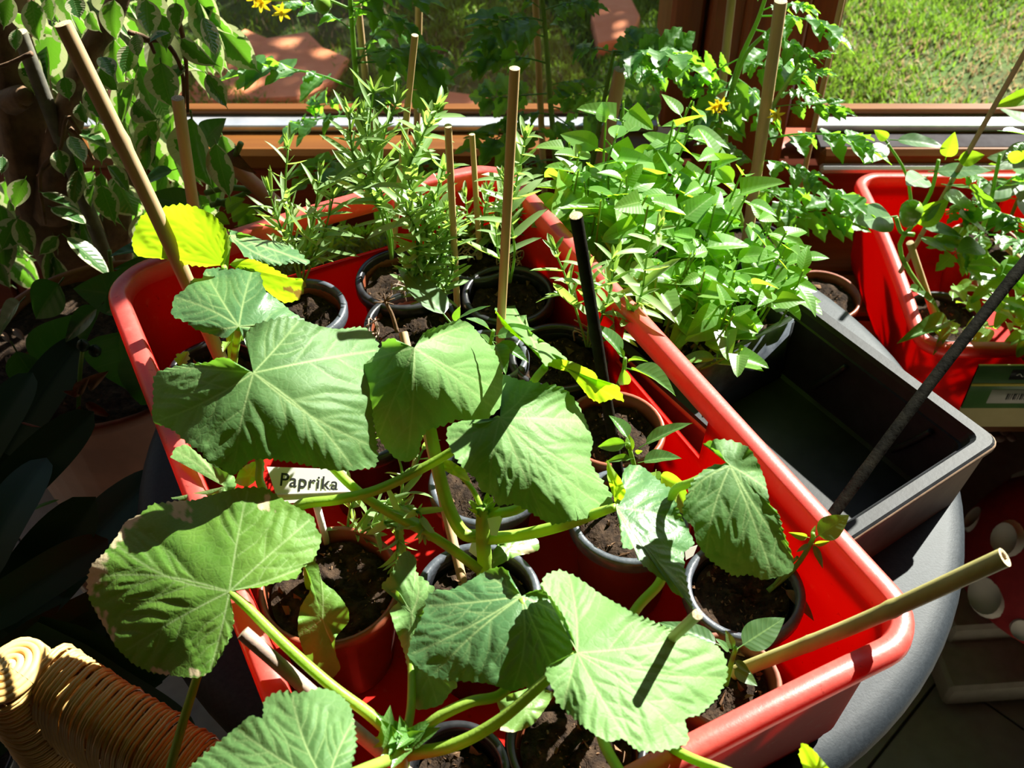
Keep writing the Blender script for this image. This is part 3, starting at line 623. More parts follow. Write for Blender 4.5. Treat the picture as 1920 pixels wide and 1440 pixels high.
def compound(k):
    r = np.random.default_rng(40 + k); g = [];   # a tomato leaf: curved rachis with paired lobed leaflets
    rp = np.array([[0, 0, 0], [.3, 0, .05], [.65, .01, .03], [1 - .22, 0, -.06]]); sp = spline(rp, 30)
    g.append(tube(rp, [.011, .008, .005], 6, 12, caps=False) + ({'along': np.zeros(72), 'edge': np.zeros(72)},))
    lf = [blade(1, .74, 13, 3, .25, .16, 'ovate', lobes=3, stalk=.10, wave=.03), blade(1, .66, 13, 3, .35, .28, 'ovate', lobes=3.5, stalk=.08, wave=.04)]
    g.append(leaf_at(lf[0], sp[-1], sp[-1] + [.30, r.normal(0, .02), -.10], [0.1, 0, 1]))
    for q, ln in ((.32, .27), (.52, .35), (.72, .36), (.90, .30)):
        for sd in (-1, 1):
            b = sp[int((q + r.normal(0, .012)) * 29)]; l = ln * r.uniform(.85, 1.15); a = math.radians(58 + r.normal(0, 7) - 12 * q); dz = -.25 + r.normal(0, .12)
            t = b + l * np.array([math.cos(a), sd * math.sin(a), dz]); g.append(leaf_at(lf[r.integers(2)], b, t, [-.1, -sd * .2, 1]))
            if q < .85: b2 = sp[int((q + .09) * 29)]; g.append(leaf_at(lf[0], b2, b2 + .12 * np.array([.6, sd * .75, -.1]), [0, 0, 1]))
    return join(g)
lmesh('tomato', 'tomato', 3, compound)
def small_sprig(k):
    return join([leaf_at(blade(1, .17, 6, 2, .3, .15, 'linear', stalk=0), [0, 0, 0], [1, 0, 0], [0, 0, 1])])
LAV = [blade(1, .15, 7, 1, .35, c, 'linear', stalk=0) for c in (.08, .28, -.15)]
LAVW = [blade(1, .24, 7, 1, .35, c, 'linear', stalk=0) for c in (.08, .30, -.12)]
def lavender(lab, root, stems, group=None, ll=(.018, .034), gap=.011, wide=False, name='lavender_plant', mat='lav', start=.12):
    p = empty(name, lab, 'plant', root, group); lv = []; ls = LAVW if wide else LAV
    for pts in stems:
        pts = np.asarray(pts, float); L = np.linalg.norm(np.diff(pts, axis=0), axis=1).sum(); n = max(8, int(L / .006)); S = spline(pts, n)
        part('stem', tube(pts, [.0013, .0008], 6, n), M['stem_dk'], p)
        k = int(n * start); a = rng.uniform(0, 6.28)
        while k < n:
            t = nrm(S[min(k + 1, n - 1)] - S[max(k - 1, 0)]); u = nrm(np.cross(t, [.3, .2, 1.])); w = np.cross(t, u)
            for h in (0, math.pi):
                for j in range(1 + (rng.uniform() < .6)):
                    b = a + h + rng.normal(0, .35) + j * .5; l = rng.uniform(*ll) * (.75 + .5 * math.sin(math.pi * min(k / n + .15, 1))) * (1 - .45 * j); up = rng.uniform(.35, 1.1)
                    d = (math.cos(b) * u + math.sin(b) * w) + t * up; lv.append(leaf_at(ls[rng.integers(3)], S[k], S[k] + nrm(d) * l, t + .01))
            a += 1.57 + rng.normal(0, .2); k += max(1, int(gap / .006))
        for j in range(5):
            d = nrm(S[-1] - S[-3]) * 1.1 + rng.normal(0, .4, 3); lv.append(leaf_at(ls[0], S[-1], S[-1] + nrm(d) * ll[0] * .8, [0, -.5, 1]))
    part('foliage', join(lv), M[mat], p, kind='stuff'); return p
def pepper(lab, root, stem, leaves, r=.0022, group=None, name='pepper_plant', key='pepper'):
    p = empty(name, lab, 'plant', root, group); part('stem', tube(stem, [r, r * .7], 8), M['stem_dk'], p)
    for (b, t, up, ws) in leaves: place(LM[key][rng.integers(len(LM[key]))], 'leaf', p, b, t, up, ws)
    return p
def tomato(lab, root, stem, leaves, r=.0045, name='tomato_plant', group=None):
    p = empty(name, lab, 'plant', root, group); part('stem', tube(stem, [r, r * .8, r * .55], 10), M['stem_dk'], p)
    for (b, t, up, ws) in leaves: place(LM['tomato'][rng.integers(3)], 'leaf', p, b, t, up, ws)
    return p
def flower(parent, c, s, name='flower'):
    g = []
    for k in range(6):
        a = k * 1.047 + .3; d = np.array([math.cos(a), -.35, math.sin(a)]); g.append(leaf_at(blade(1, .36, 6, 1, .2, .35, 'lance', stalk=0), c, np.asarray(c) + d * s, [0, -1, .2]))
    g.append(tube([c, np.asarray(c) + [0, -s * .7, -s * .35]], [s * .14, s * .05], 6, 4, caps=False) + ({'along': np.zeros(24), 'edge': np.zeros(24)},))
    return part(name, join(g), M['yellow'], parent)
# ------------------------------------------------------------------ pots in the red crate
PZ = CRB + .0055; PH = .0995; SZ = PZ + PH - .012
B, RU, TC, GR = M['blackpot'], M['rust'], M['terracotta'], M['grayrim']
for (x, y, rr, mat, rim, lab) in [
    (-.115, .822, .046, RU, B, 'brown pot with a black rim by the back handle, one thin cane in it'),
    (-.206, .768, .043, RU, GR, 'small pot with a greyish rim behind the yellow-green leaf'),
    (-.092, .735, .043, RU, B, 'black-rimmed pot with the bushy lavender and a bare dry twig'),
    (-.022, .862, .043, B, B, 'black pot in the far corner of the red crate with a short cane'),
    (.012, .784, .043, B, B, 'black pot of bare soil between the tall pale cane and the right crate wall'),
    (.055, .697, .043, B, B, 'black pot behind the folded squash leaf'),
    (.105, .615, .044, RU, None, 'brown pot beside the handle slot of the red crate'),
    (-.020, .690, .034, B, GR, 'dark pot at the foot of the tall pale cane'),
    (-.022, .545, .043, B, GR, 'black pot behind the thick main squash stem'),
    (.091, .512, .046, RU, GR, 'brown pot with grey rim at the foot of the black cane'),
    (.178, .449, .043, B, GR, 'black pot under the drooping leaf at the right crate wall'),
    (.150, .364, .038, TC, None, 'small terracotta pot at the foot of the hollow bamboo stick'),
    (-.025, .439, .045, B, GR, 'black pot holding the thick main squash stem'),
    (-.140, .446, .053, RU, None, 'large brown pot of dark soil with the drooping seed leaf'),
    (-.036, .306, .034, B, B, 'black pot with pebbly soil at the bottom edge of the picture'),
    (.042, .325, .045, RU, B, 'brown pot under the lit front squash leaf'),
    (-.262, .668, .043, B, B, 'black pot at the foot of the thick brown stick'),
    (-.125, .610, .043, B, B, 'black pot hidden under the big squash leaf beside the white tag'),
]:
    q = np.array([x - CRX, y - CRY]); cu_, su_ = math.cos(CRZ), math.sin(CRZ); u_ = q @ [cu_, su_]; v_ = q @ [-su_, cu_]
    u_ = np.clip(u_, -(.290 - rr), .290 - rr); v_ = np.clip(v_, -(.181 - rr), .181 - rr)
    pot(CRX + u_ * cu_ - v_ * su_, CRY + u_ * su_ + v_ * cu_, PZ, rr, PH, mat, rim, lab)
# ------------------------------------------------------------------ canes
def soilpt(px, py): return W(px, py, SZ + .002)
cane('thick brown cane leaning up to the top left corner', soilpt(428, 705), AT(118, 44, .74), .0062, M['cane_fg'], -.004, (.37, .72))
cane('brown cane standing behind the yellow-green leaf', W(388, 560, SZ), Dy(333, 184, .79), .0052, M['cane_fg'], 0, (.4,))
cane('thin pale cane at the left of the tall one', W(858, 588, SZ), Dy(840, 236, .735), .0030, M['cane'])
cane('short thin cane in the far corner pot', W(900, 486, SZ), Dy(885, 252, .862), .0028, M['cane'])
cane('tall pale straight cane in the middle of the crate', W(933, 725, SZ), Dy(965, 128, .675), .0038, M['cane'])
cane('long thin cane rising from the brown pot by the back handle', W(735, 484, SZ), Dy(778, 66, .84), .0030, M['cane'])
cane('short black cane with a pale cut end', W(1163, 905, SZ), Dy(1080, 404, .555), .0043, M['cane_dark'], .0, (.3, .62))
cane('long dark cane leaning out over the empty tray', W(1478, 1078, SZ), AT(2010, 380, .83), .0046, M['cane_dark'], .003, (.25, .45, .8))
cane('hollow greenish bamboo stick leaning over the near crate corner', W(1375, 1262, SZ), AT(1884, 1045, .625), .0050, M['cane_green'], -.003, (.30, .62), True, rt=.0060)
cane('short greenish cane poking up through the lit front leaf', W(1160, 1290, SZ), AT(1308, 1152, .585), .0031, M['cane_green'])
cane('greyish cane lying across the lower left crate edge', W(810, 1490, SZ + .01), AT(455, 1186, .655), .0047, M['cane_grey'], .002)
cane('slim brown cane beside the thick main squash stem', W(869, 1097, SZ), Dy(756, 624, .615), .0036, M['cane_fg'], 0, (.3,))
# ------------------------------------------------------------------ squash plants
SQL = {}
def mid(px, py, z): return W(px, py, z)
# plant A: thick stem in the middle pot
A = empty('squash_plant', 'squash plant with a thick stem in the middle pot and two big leaves behind it', 'plant', W(905, 1078, SZ))
part('stem', tube([W(906, 1085, SZ - .005), W(908, 1050, .855), W(905, 1010, .875), W(904, 975, .895), W(906, 950, .905)], [.0056, .0054, .0052, .0048, .0035], 14, 24, .08), M['stem'], A)
tipg = []
for k in range(22):
    a = rng.uniform(0, 6.28); b = W(907, 955, .900) + rng.normal(0, .002, 3); d = np.array([math.cos(a) * .6, math.sin(a) * .6, rng.uniform(.7, 1.3)]); tipg.append(leaf_at(blade(1, .35, 6, 1, .4, -.2, 'lance', stalk=0), b, b + nrm(d) * rng.uniform(.008, .017), [d[0], d[1], -.2]))
part('growing_tip', join(tipg), M['pepper_bl'], A, kind='stuff')
L2 = squash_leaf(A, [(790, 630), (800, 620), (817, 614), (843, 605), (862, 600), (880, 606), (893, 619), (903, 632), (917, 648), (930, 664), (940, 690), (950, 728), (952, 745), (930, 772), (910, 788), (885, 792), (860, 786), (833, 797), (800, 806), (788, 830), (787, 846), (778, 858), (766, 866), (750, 864), (738, 856), (722, 838), (707, 815), (696, 780), (690, 742), (680, 708), (666, 688), (683, 683), (700, 668), (712, 655), (720, 640), (736, 634), (752, 645)], (777, 652), 1.005, (.05, -.30, 1), M['squash_pale'], 3, .070, .008, 6, 2.6, fold=[((777, 652), (760, 866), -.010)], label='drooping squash leaf in the middle with curled top edge')
petiole(A, [W(905, 1004, .872), W(870, 1000, .876), W(845, 960, .888), (W(828, 905, .905)), W(812, 830, .935), W(795, 740, .968), W(778, 656, 1.0)], [.0078, .0074, .0068, .005], ribs=.14)
L1 = squash_leaf(A, [(468, 667), (463, 647), (460, 633), (465, 620), (480, 608), (500, 602), (527, 595), (550, 597), (573, 602), (600, 612), (633, 617), (677, 613), (692, 620), (705, 637), (714, 662), (708, 700), (698, 740), (698, 780), (705, 820), (708, 850), (706, 872), (690, 878), (640, 883), (600, 878), (560, 868), (520, 862), (490, 860), (470, 862), (456, 875), (437, 892), (417, 880), (393, 867), (377, 847), (350, 830), (330, 810), (310, 800), (290, 793), (284, 775), (288, 750), (287, 717), (293, 700), (320, 690), (353, 683), (387, 680), (413, 670), (430, 673), (443, 683), (460, 693)], (475, 699), 1.005, (-.06, -.24, 1), M['squash'], 5, .060, .006, 7, 3.0, label='largest squash leaf, half in shadow, at the left above the white tag')
petiole(A, [W(900, 1068, .850), W(820, 1010, .872), W(690, 935, .895), W(600, 850, .925), W(520, 760, .96), W(475, 701, 1.0)], [.0062, .0055, .0045])
L13 = squash_leaf(A, [(927, 580), (940, 566), (952, 558), (962, 567), (966, 590), (986, 592), (986, 613), (1010, 633), (1040, 653), (1067, 678), (1040, 671), (1023, 686), (1010, 662), (997, 653), (984, 642), (973, 630), (957, 618), (943, 602)], (1000, 640), .985, (.25, .55, .8), M['squash_pale'], 8, .01, .003, 3, 2.2, closed=True, label='upper half of the folded squash leaf by the pale cane')
squash_leaf(A, [(927, 580), (943, 602), (973, 630), (997, 653), (1010, 662), (1023, 685), (1015, 672), (997, 655), (975, 637), (945, 612)], (985, 643), .985, (-.1, -.8, .6), M['squash_backlit'], 9, .0, .002, 3, 1.5, closed=True, label='bright yellow-green underside of the folded leaf')
squash_leaf(A, [(1024, 684), (1040, 672), (1073, 678), (1103, 692), (1117, 700), (1122, 725), (1137, 722), (1158, 722), (1170, 752), (1150, 747), (1125, 755), (1107, 747), (1090, 723), (1070, 699), (1046, 692)], (1060, 690), .975, (-.30, -.75, .55), M['squash_backlit'], 10, .004, .004, 4, 2.2, closed=True, label='backlit yellow-green half of the folded leaf behind the black cane')
petiole(A, [W(908, 968, .893), W(985, 945, .905), W(1035, 850, .925), W(1005, 745, .945), W(1000, 717, .955), W(1022, 688, .975)], [.0062, .0052, .0045])
L9 = squash_leaf(A, [(1169, 964), (1164, 987), (1169, 1027), (1191, 1029), (1200, 1053), (1231, 1080), (1253, 1093), (1262, 1111), (1287, 1124), (1299, 1143), (1290, 1107), (1284, 1067), (1282, 1036), (1302, 1018), (1282, 978), (1268, 947), (1262, 920), (1244, 909), (1222, 889), (1200, 873), (1178, 872), (1167, 890), (1177, 920), (1160, 938)], (1155, 950), .945, (.10, .10, 1), M['squash_blue'], 12, .02, .005, 5, 2.6, label='narrow bluish squash leaf pointing down right, half shaded')
squash_leaf(A, [(1138, 862), (1150, 880), (1165, 900), (1173, 925), (1157, 948), (1148, 925), (1139, 895)], (1153, 910), .95, (-.4, -.6, .6), M['squash_backlit'], 13, .0, .002, 3, 2., closed=True, label='small curled backlit lobe')
petiole(A, [W(908, 1012, .872), W(985, 1002, .885), W(1062, 983, .91), W(1120, 962, .93), W(1154, 951, .944)], [.0072, .0068, .0058, .004], ribs=.16)
petiole(A, [W(902, 950, .895), W(884, 915, .905), W(850, 878, .915)], [.0032, .0028])
squash_leaf(A, [(828, 866), (842, 862), (858, 872), (872, 880), (882, 903), (866, 898), (848, 890), (834, 882)], (850, 879), .918, (-.2, -.5, .8), M['squash_backlit'], 14, 0, .003, 3, 2.5, closed=True, label='tiny young crinkled leaf beside the growing tip')
squash_leaf(A, [(921, 1066), (923, 1040), (935, 1019), (967, 1007), (990, 1003), (1010, 1013), (1011, 1030), (993, 1038), (970, 1042), (952, 1051), (930, 1063)], (955, 1030), .868, (.25, .0, 1), M['cotyledon'], 15, .004, .002, 3, 0, closed=True, dry=[(985, 1034, 16)], label='pale curled seed leaf with a dry edge', name='seed_leaf')
# plant B: growing tip at the bottom edge
Bp = empty('squash_plant', 'squash plant growing from the bottom edge with four spreading leaves', 'plant', W(757, 1440, SZ))
part('stem', tube([W(748, 1470, SZ - .005), W(752, 1430, .865), W(757, 1398, .892)], [.0056, .0054, .0045], 14, 14, .08), M['stem'], Bp)
tipg = []
for k in range(26):
    a = rng.uniform(0, 6.28); b = W(757, 1398, .893) + rng.normal(0, .004, 3); d = np.array([math.cos(a), math.sin(a), rng.uniform(.5, 1.3)]); tipg.append(leaf_at(blade(1, .5, 8, 1, .4, .2, 'ovate', lobes=2, stalk=0), b, b + nrm(d) * rng.uniform(.010, .024), [0, -.2, 1]))
part('growing_tip', join(tipg), M['pepper'], Bp, kind='stuff')
L4 = squash_leaf(Bp, [(444, 1099), (480, 1102), (520, 1091), (558, 1082), (564, 1067), (587, 1049), (600, 1022), (602, 1004), (593, 991), (587, 969), (556, 951), (524, 933), (502, 917), (467, 913), (431, 918), (400, 927), (364, 938), (329, 940), (284, 947), (264, 964), (236, 978), (220, 1004), (196, 1036), (173, 1058), (164, 1084), (166, 1120), (182, 1151), (200, 1182), (218, 1213), (249, 1244), (284, 1260), (329, 1267), (369, 1271), (396, 1258), (413, 1227), (431, 1196), (438, 1164), (434, 1133)], (430, 1109), .935, (-.15, -.35, 1), M['squash_warm'], 21, .022, .005, 7, 2.6, dry=[(170, 1070, 32), (176, 1045, 24), (165, 1100, 20), (215, 1000, 22), (245, 968, 22), (335, 945, 22), (345, 962, 14), (182, 1160, 18), (198, 1188, 16), (300, 1264, 12), (500, 945, 12), (367, 1268, 11)], label='large squash leaf with dry pale left margin at the lower left')
petiole(Bp, [W(757, 1402, .885), W(700, 1345, .895), W(620, 1285, .91), (W(530, 1205, .922)), W(465, 1140, .93), W(432, 1111, .933)], [.0062, .0056, .0050, .004])
L5 = squash_leaf(Bp, [(991, 1111), (1013, 1105), (1040, 1120), (1058, 1147), (1064, 1175), (1071, 1200), (1073, 1220), (1052, 1246), (1027, 1271), (1005, 1290), (982, 1289), (960, 1296), (938, 1289), (916, 1281), (880, 1278), (844, 1276), (809, 1267), (782, 1249), (764, 1227), (776, 1187), (794, 1151), (801, 1118), (818, 1107), (844, 1107), (880, 1089), (916, 1068), (938, 1063), (952, 1071), (957, 1089), (970, 1106)], (978, 1118), .945, (.02, -.04, 1), M['squash_blue'], 22, .030, .004, 7, 2.4, label='dark bluish squash leaf with a sharp shadow, front middle')
petiole(Bp, [W(764, 1400, .888), W(815, 1350, .905), W(880, 1317, .915), W(945, 1297, .918), W(985, 1210, .93), W(979, 1122, .944)], [.0056, .005, .0045])
L6 = squash_leaf(Bp, [(1064, 1229), (1027, 1249), (1023, 1267), (1038, 1293), (1044, 1316), (1071, 1342), (1098, 1364), (1138, 1391), (1169, 1385), (1196, 1407), (1236, 1408), (1267, 1402), (1291, 1391), (1287, 1364), (1284, 1347), (1311, 1340), (1342, 1311), (1363, 1271), (1361, 1238), (1347, 1213), (1307, 1196), (1267, 1184), (1227, 1167), (1182, 1147), (1151, 1129), (1116, 1107), (1084, 1084), (1049, 1069), (1022, 1080), (1016, 1098), (1036, 1124), (1058, 1156), (1071, 1187), (1080, 1208)], (1082, 1224), .965, (.06, .05, 1), M['squash_pale'], 23, .020, .004, 7, 3.0, label='brightly lit front squash leaf pierced by a short cane')
petiole(Bp, [W(768, 1415, .882), W(850, 1398, .90), W(935, 1352, .92), W(1025, 1275, .945), W(1080, 1226, .962)], [.0068, .0062, .0052, .004])
L7 = squash_leaf(Bp, [(640, 1500), (560, 1545), (450, 1530), (380, 1485), (352, 1446), (366, 1430), (400, 1400), (427, 1378), (453, 1356), (471, 1341), (493, 1347), (496, 1312), (524, 1297), (569, 1299), (600, 1290), (631, 1298), (656, 1322), (664, 1356), (667, 1391), (662, 1422), (652, 1450)], (612, 1472), .985, (-.12, .05, 1), M['squash'], 24, .025, .004, 6, 3.4, label='squash leaf cut off by the bottom edge')
petiole(Bp, [W(748, 1418, .88), W(690, 1440, .93), W(614, 1472, .982)], [.0058, .005])
L16 = squash_leaf(Bp, [(764, 1031), (780, 1049), (778, 1071), (800, 1090), (815, 1104), (806, 1130), (795, 1180), (800, 1235), (858, 1282), (844, 1298), (827, 1322), (791, 1331), (767, 1324), (768, 1270), (758, 1222), (742, 1182), (731, 1145), (745, 1130), (748, 1108), (714, 1102), (735, 1075), (747, 1045)], (772, 1150), .905, (-.35, -.30, 1), M['squash_pale'], 25, .006, .005, 5, 2.4, closed=True, label='light green curled squash leaf partly behind the bluish one')
petiole(Bp, [W(755, 1400, .885), W(770, 1330, .89), W(772, 1240, .893), W(773, 1152, .902)], [.0045, .004])
squash_leaf(Bp, [(929, 1311), (960, 1300), (1000, 1288), (1038, 1298), (1030, 1318), (1018, 1335), (996, 1361), (964, 1373), (938, 1369), (942, 1347)], (985, 1328), .89, (.1, -.1, 1), M['cotyledon'], 26, .004, .003, 4, 0, closed=True, dry=[(945, 1370, 12)], label='yellowish seed leaf under the front stalks', name='seed_leaf')
# plant D: brown pot with drooping seed leaf
Dp = empty('squash_plant', 'squash plant in the large brown pot with one drooping seed leaf', 'plant', W(588, 1090, SZ))
part('stem', tube([W(583, 1100, SZ - .005), W(580, 1050, .862), W(590, 1000, .885)], [.0048, .0044, .0038], 12, 14, .08), M['stem'], Dp)
squash_leaf(Dp, [(571, 1060), (584, 1052), (597, 1060), (604, 1089), (631, 1111), (653, 1142), (654, 1166), (629, 1196), (629, 1227), (639, 1253), (622, 1272), (596, 1258), (569, 1222), (558, 1182), (563, 1138), (582, 1107), (583, 1084)], (605, 1160), .868, (.1, -.75, .75), M['squash_warm'], 31, .008, .004, 3, 0, vw=.6, closed=True, label='long limp seed leaf hanging over the pot edge', name='seed_leaf')
L3 = squash_leaf(Dp, [(950, 741), (942, 722), (945, 702), (967, 710), (997, 717), (1027, 720), (1053, 726), (1070, 740), (1087, 763), (1103, 800), (1112, 827), (1107, 850), (1108, 870), (1129, 902), (1147, 929), (1148, 946), (1133, 957), (1102, 971), (1062, 978), (1036, 983), (1013, 971), (987, 956), (966, 945), (933, 947), (924, 929), (902, 920), (893, 898), (871, 880), (849, 849), (838, 822), (840, 800), (868, 789), (895, 794), (915, 791)], (937, 783), .975, (.04, -.16, 1), M['squash_pale'], 32, .055, .008, 7, 2.6, label='big squash leaf in the centre with deep folds')
petiole(Dp, [W(588, 1005, .88), W(560, 950, .895), W(640, 935, .905), W(720, 913, .915), W(838, 852, .94), W(936, 785, .972)], [.0068, .0062, .0056, .0045], ribs=.16)
L15 = squash_leaf(Dp, [(320, 858), (329, 840), (351, 834), (391, 868), (440, 895), (440, 920), (400, 930), (364, 941), (320, 934)], (420, 912), .905, (-.1, -.35, .9), M['squash_pale'], 33, .006, .003, 4, 2.2, dry=[(322, 900, 26)], label='yellowing squash leaf tucked under the largest one')
petiole(Dp, [W(585, 1010, .88), W(500, 950, .89), W(420, 913, .902)], [.004, .0035])
petiole(Dp, [W(590, 1000, .885), W(520, 960, .905), W(488, 905, .93), W(487, 870, .95), W(480, 840, .96)], [.005, .0045])
squash_leaf(Dp, [(440, 905), (450, 880), (470, 868), (492, 862), (496, 880), (480, 900), (462, 914)], (468, 890), .93, (0, -.5, .8), M['squash_backlit'], 34, 0, .005, 3, 3., closed=True, label='small backlit leaf below the largest leaf')
# plant E: leaf drooping at the right wall
Ep = empty('squash_plant', 'squash plant whose one leaf droops along the right crate wall', 'plant', W(1120, 1330, SZ))
part('stem', tube([W(1120, 1335, SZ - .005), W(1122, 1305, .87), W(1126, 1285, .89)], [.0048, .0044, .0038], 12, 12, .08), M['stem'], Ep)
L8 = squash_leaf(Ep, [(1360, 865), (1348, 845), (1318, 833), (1342, 824), (1376, 827), (1404, 840), (1422, 867), (1436, 907), (1444, 947), (1460, 964), (1467, 991), (1478, 1022), (1487, 1049), (1486, 1071), (1458, 1082), (1431, 1087), (1404, 1077), (1378, 1080), (1356, 1067), (1329, 1049), (1307, 1018), (1300, 987), (1283, 973), (1280, 951), (1296, 907), (1316, 884), (1342, 870), (1360, 874)], (1369, 873), .985, (.25, -.36, .9), M['squash'], 41, .030, .004, 6, 2.4, label='drooping squash leaf in front of the lit right crate wall')
petiole(Ep, [W(1126, 1285, .888), W(1187, 1151, .90), W(1240, 1086, .91), W(1256, 1000, .92), W(1262, 925, .945), W(1302, 903, .965), W(1368, 874, .982)], [.0055, .005, .0045])
petiole(Ep, [W(1126, 1300, .885), W(1130, 1385, .91), W(1165, 1455, .93)], [.0055, .005], M['stem'])
petiole(Ep, [W(1130, 1300, .882), W(1260, 1403, .91), W(1370, 1450, .93)], [.005, .0045])
squash_leaf(Ep, [(1498, 1415), (1504, 1393), (1525, 1406), (1554, 1440), (1580, 1480), (1530, 1490), (1510, 1450)], (1535, 1448), .95, (-.1, -.6, .7), M['squash_backlit'], 42, 0, .003, 3, 3., closed=True, label='bright leaf tip poking in at the bottom edge')
petiole(Ep, [W(1370, 1450, .93), W(1450, 1475, .94), W(1535, 1448, .948)], [.0045, .004])
# plant G: back left corner
Gp = empty('squash_plant', 'squash plant at the back left with two glowing yellow-green leaves', 'plant', W(430, 690, SZ))
part('stem', tube([W(430, 700, SZ - .005), W(436, 665, .868), W(428, 600, .90), W(421, 545, .93), W(420, 500, .958)], [.0042, .0040, .0034, .0024], 12, 24, .1), M['stem'], Gp)
squash_leaf(Gp, [(425, 482), (432, 462), (424, 430), (400, 403), (367, 388), (340, 383), (293, 392), (264, 407), (250, 440), (248, 462), (258, 480), (307, 483), (350, 495), (387, 500)], (419, 497), .965, (-.25, -.85, .45), M['squash_backlit'], 51, -.004, .004, 6, 3.0, label='glowing yellow-green round leaf at the upper left')
squash_leaf(Gp, [(443, 485), (477, 487), (513, 503), (543, 522), (572, 527), (567, 550), (557, 563), (533, 567), (510, 552), (490, 533), (487, 513), (457, 502)], (430, 496), .962, (-.2, -.75, .5), M['squash_backlit'], 52, .004, .004, 5, 2.6, dry=[(557, 551, 11), (571, 536, 10), (545, 545, 6)], label='yellow-green leaf with a brown withered tip')
L10 = squash_leaf(Gp, [(440, 620), (423, 634), (400, 628), (367, 617), (350, 604), (322, 590), (328, 555), (345, 545), (362, 523), (380, 522), (384, 507), (407, 502), (433, 505), (467, 503), (487, 513), (497, 545), (527, 567), (550, 587), (575, 603), (545, 606), (500, 606), (466, 618), (462, 650)], (448, 612), .965, (-.05, -.12, 1), M['squash_blue'], 53, .018, .004, 6, 2.6, label='bluish sunlit squash leaf behind the thick brown stick')
petiole(Gp, [W(436, 690, .862), W(440, 660, .89), W(444, 636, .93), W(448, 614, .962)], [.0055, .0045])
squash_leaf(Gp, [(427, 430), (467, 440), (493, 450), (530, 455), (560, 473), (582, 495), (550, 492), (517, 498), (483, 489), (458, 480), (448, 462), (430, 450)], (432, 442), .955, (.1, .25, 1), M['squash_blue'], 54, .008, .004, 5, 3., label='dark teal squash leaf in shade in front of the far crate wall')
petiole(Gp, [W(421, 545, .93), W(424, 490, .945), W(432, 443, .953)], [.004, .003])
for (a, b) in [((428, 640), (418, 655)), ((452, 640), (470, 622))]:
    part('young_leaf', leaf_at(blade(1, .6, 10, 3, .3, .2, 'ovate', lobes=3, stalk=.1), W(*a, .925), W(*b, .93), [0, -.4, 1]), M['pepper_bl'], Gp)
part('young_leaf', leaf_at(blade(1, .8, 10, 3, .4, .2, 'ovate', lobes=3, stalk=.1), W(335, 690, .93), W(352, 655, .935), [0, -.8, .6]), M['pepper_bl'], Gp)
# stray stalk at the lower left
Hp = empty('squash_plant', 'single squash stalk rising from below the lower left leaf', 'plant', W(300, 1500, .80))
petiole(Hp, [W(300, 1520, .80), W(320, 1440, .83), W(345, 1350, .86), W(372, 1262, .885), W(385, 1200, .90)], [.0052, .0048, .004], name='stem')
squash_leaf(Hp, [(350, 1190), (390, 1160), (425, 1190), (415, 1230), (370, 1240)], (388, 1200), .902, (-.1, -.3, 1), M['squash'], 61, 0, .003, 3, 2., closed=True)
# ------------------------------------------------------------------ plant tags
def tag(lab, quad, z, tilt_n, text=None):
    P = []; n = nrm(tilt_n); c0 = W(*quad[0], z)
    for q in quad: r = ray(*q); P.append(CAM + r * ((c0 - CAM) @ n) / (r @ n))
    P = np.array(P); b = P - n * .0008; o = empty('plant_tag', lab, 'tag', P.min(0))
    V = np.vstack([P, b]); part('board', (V, [(0, 1, 2, 3), (7, 6, 5, 4), (0, 4, 5, 1), (1, 5, 6, 2), (2, 6, 7, 3), (3, 7, 4, 0)]), M['white'], o, False)
    return o, P, n
to, P, n_ = tag('white plant tag with the handwritten word Paprika', [(500, 875), (648, 880), (660, 934), (523, 945)], .905, (0.05, -.55, .84))
fold_ = [P[3] + (P[0] - P[3]) * .24, P[2] + (P[1] - P[2]) * .24]
part('bent_edge', tube([fold_[0] + n_ * .0006, fold_[1] + n_ * .0006], .0008, 6, 3), M['white'], to)
cu = bpy.data.curves.new('lettering', 'FONT'); cu.body = 'Paprika'; cu.size = .0135; cu.extrude = .00002; cu.offset = .00012; cu.space_character = 1.08
tmp = bpy.data.objects.new('lettering_curve', cu); col.objects.link(tmp); bpy.context.view_layer.update()
lme = bpy.data.meshes.new_from_object(tmp.evaluated_get(bpy.context.evaluated_depsgraph_get())); bpy.data.objects.remove(tmp); lme.materials.clear(); lme.materials.append(M['ink'])
tob = link('lettering', lme)
xd = nrm(P[1] - P[0]); yd = np.cross(n_, xd); bp_ = P[0] + (P[1] - P[0]) * .075 + (P[3] - P[0]) * .50 + n_ * .00008
mm = np.eye(4); mm[:3, 0] = xd; mm[:3, 1] = yd + xd * .10; mm[:3, 2] = n_; mm[:3, 3] = bp_ - org(to); tob.parent = to; tob.matrix_local = Matrix(mm.tolist())
part('stake', tube([P[3] * .5 + P[2] * .5, P[3] * .5 + P[2] * .5 + np.array([0, .01, -.09])], .003, 6, 3), M['white'], to)
tag('blank white tag behind the thick main squash stem', [(914, 972), (944, 966), (932, 1004), (921, 1003)], .90, (.3, -.4, .8))
tag('white tag standing at the left of the main squash stem', [(888, 1008), (898, 1012), (900, 1050), (879, 1034)], .862, (.1, -.8, .5))
tag('small white tag behind the rim of the right wall pot', [(1284, 1030), (1308, 1022), (1300, 1042), (1286, 1050)], .852, (.1, -.6, .7))
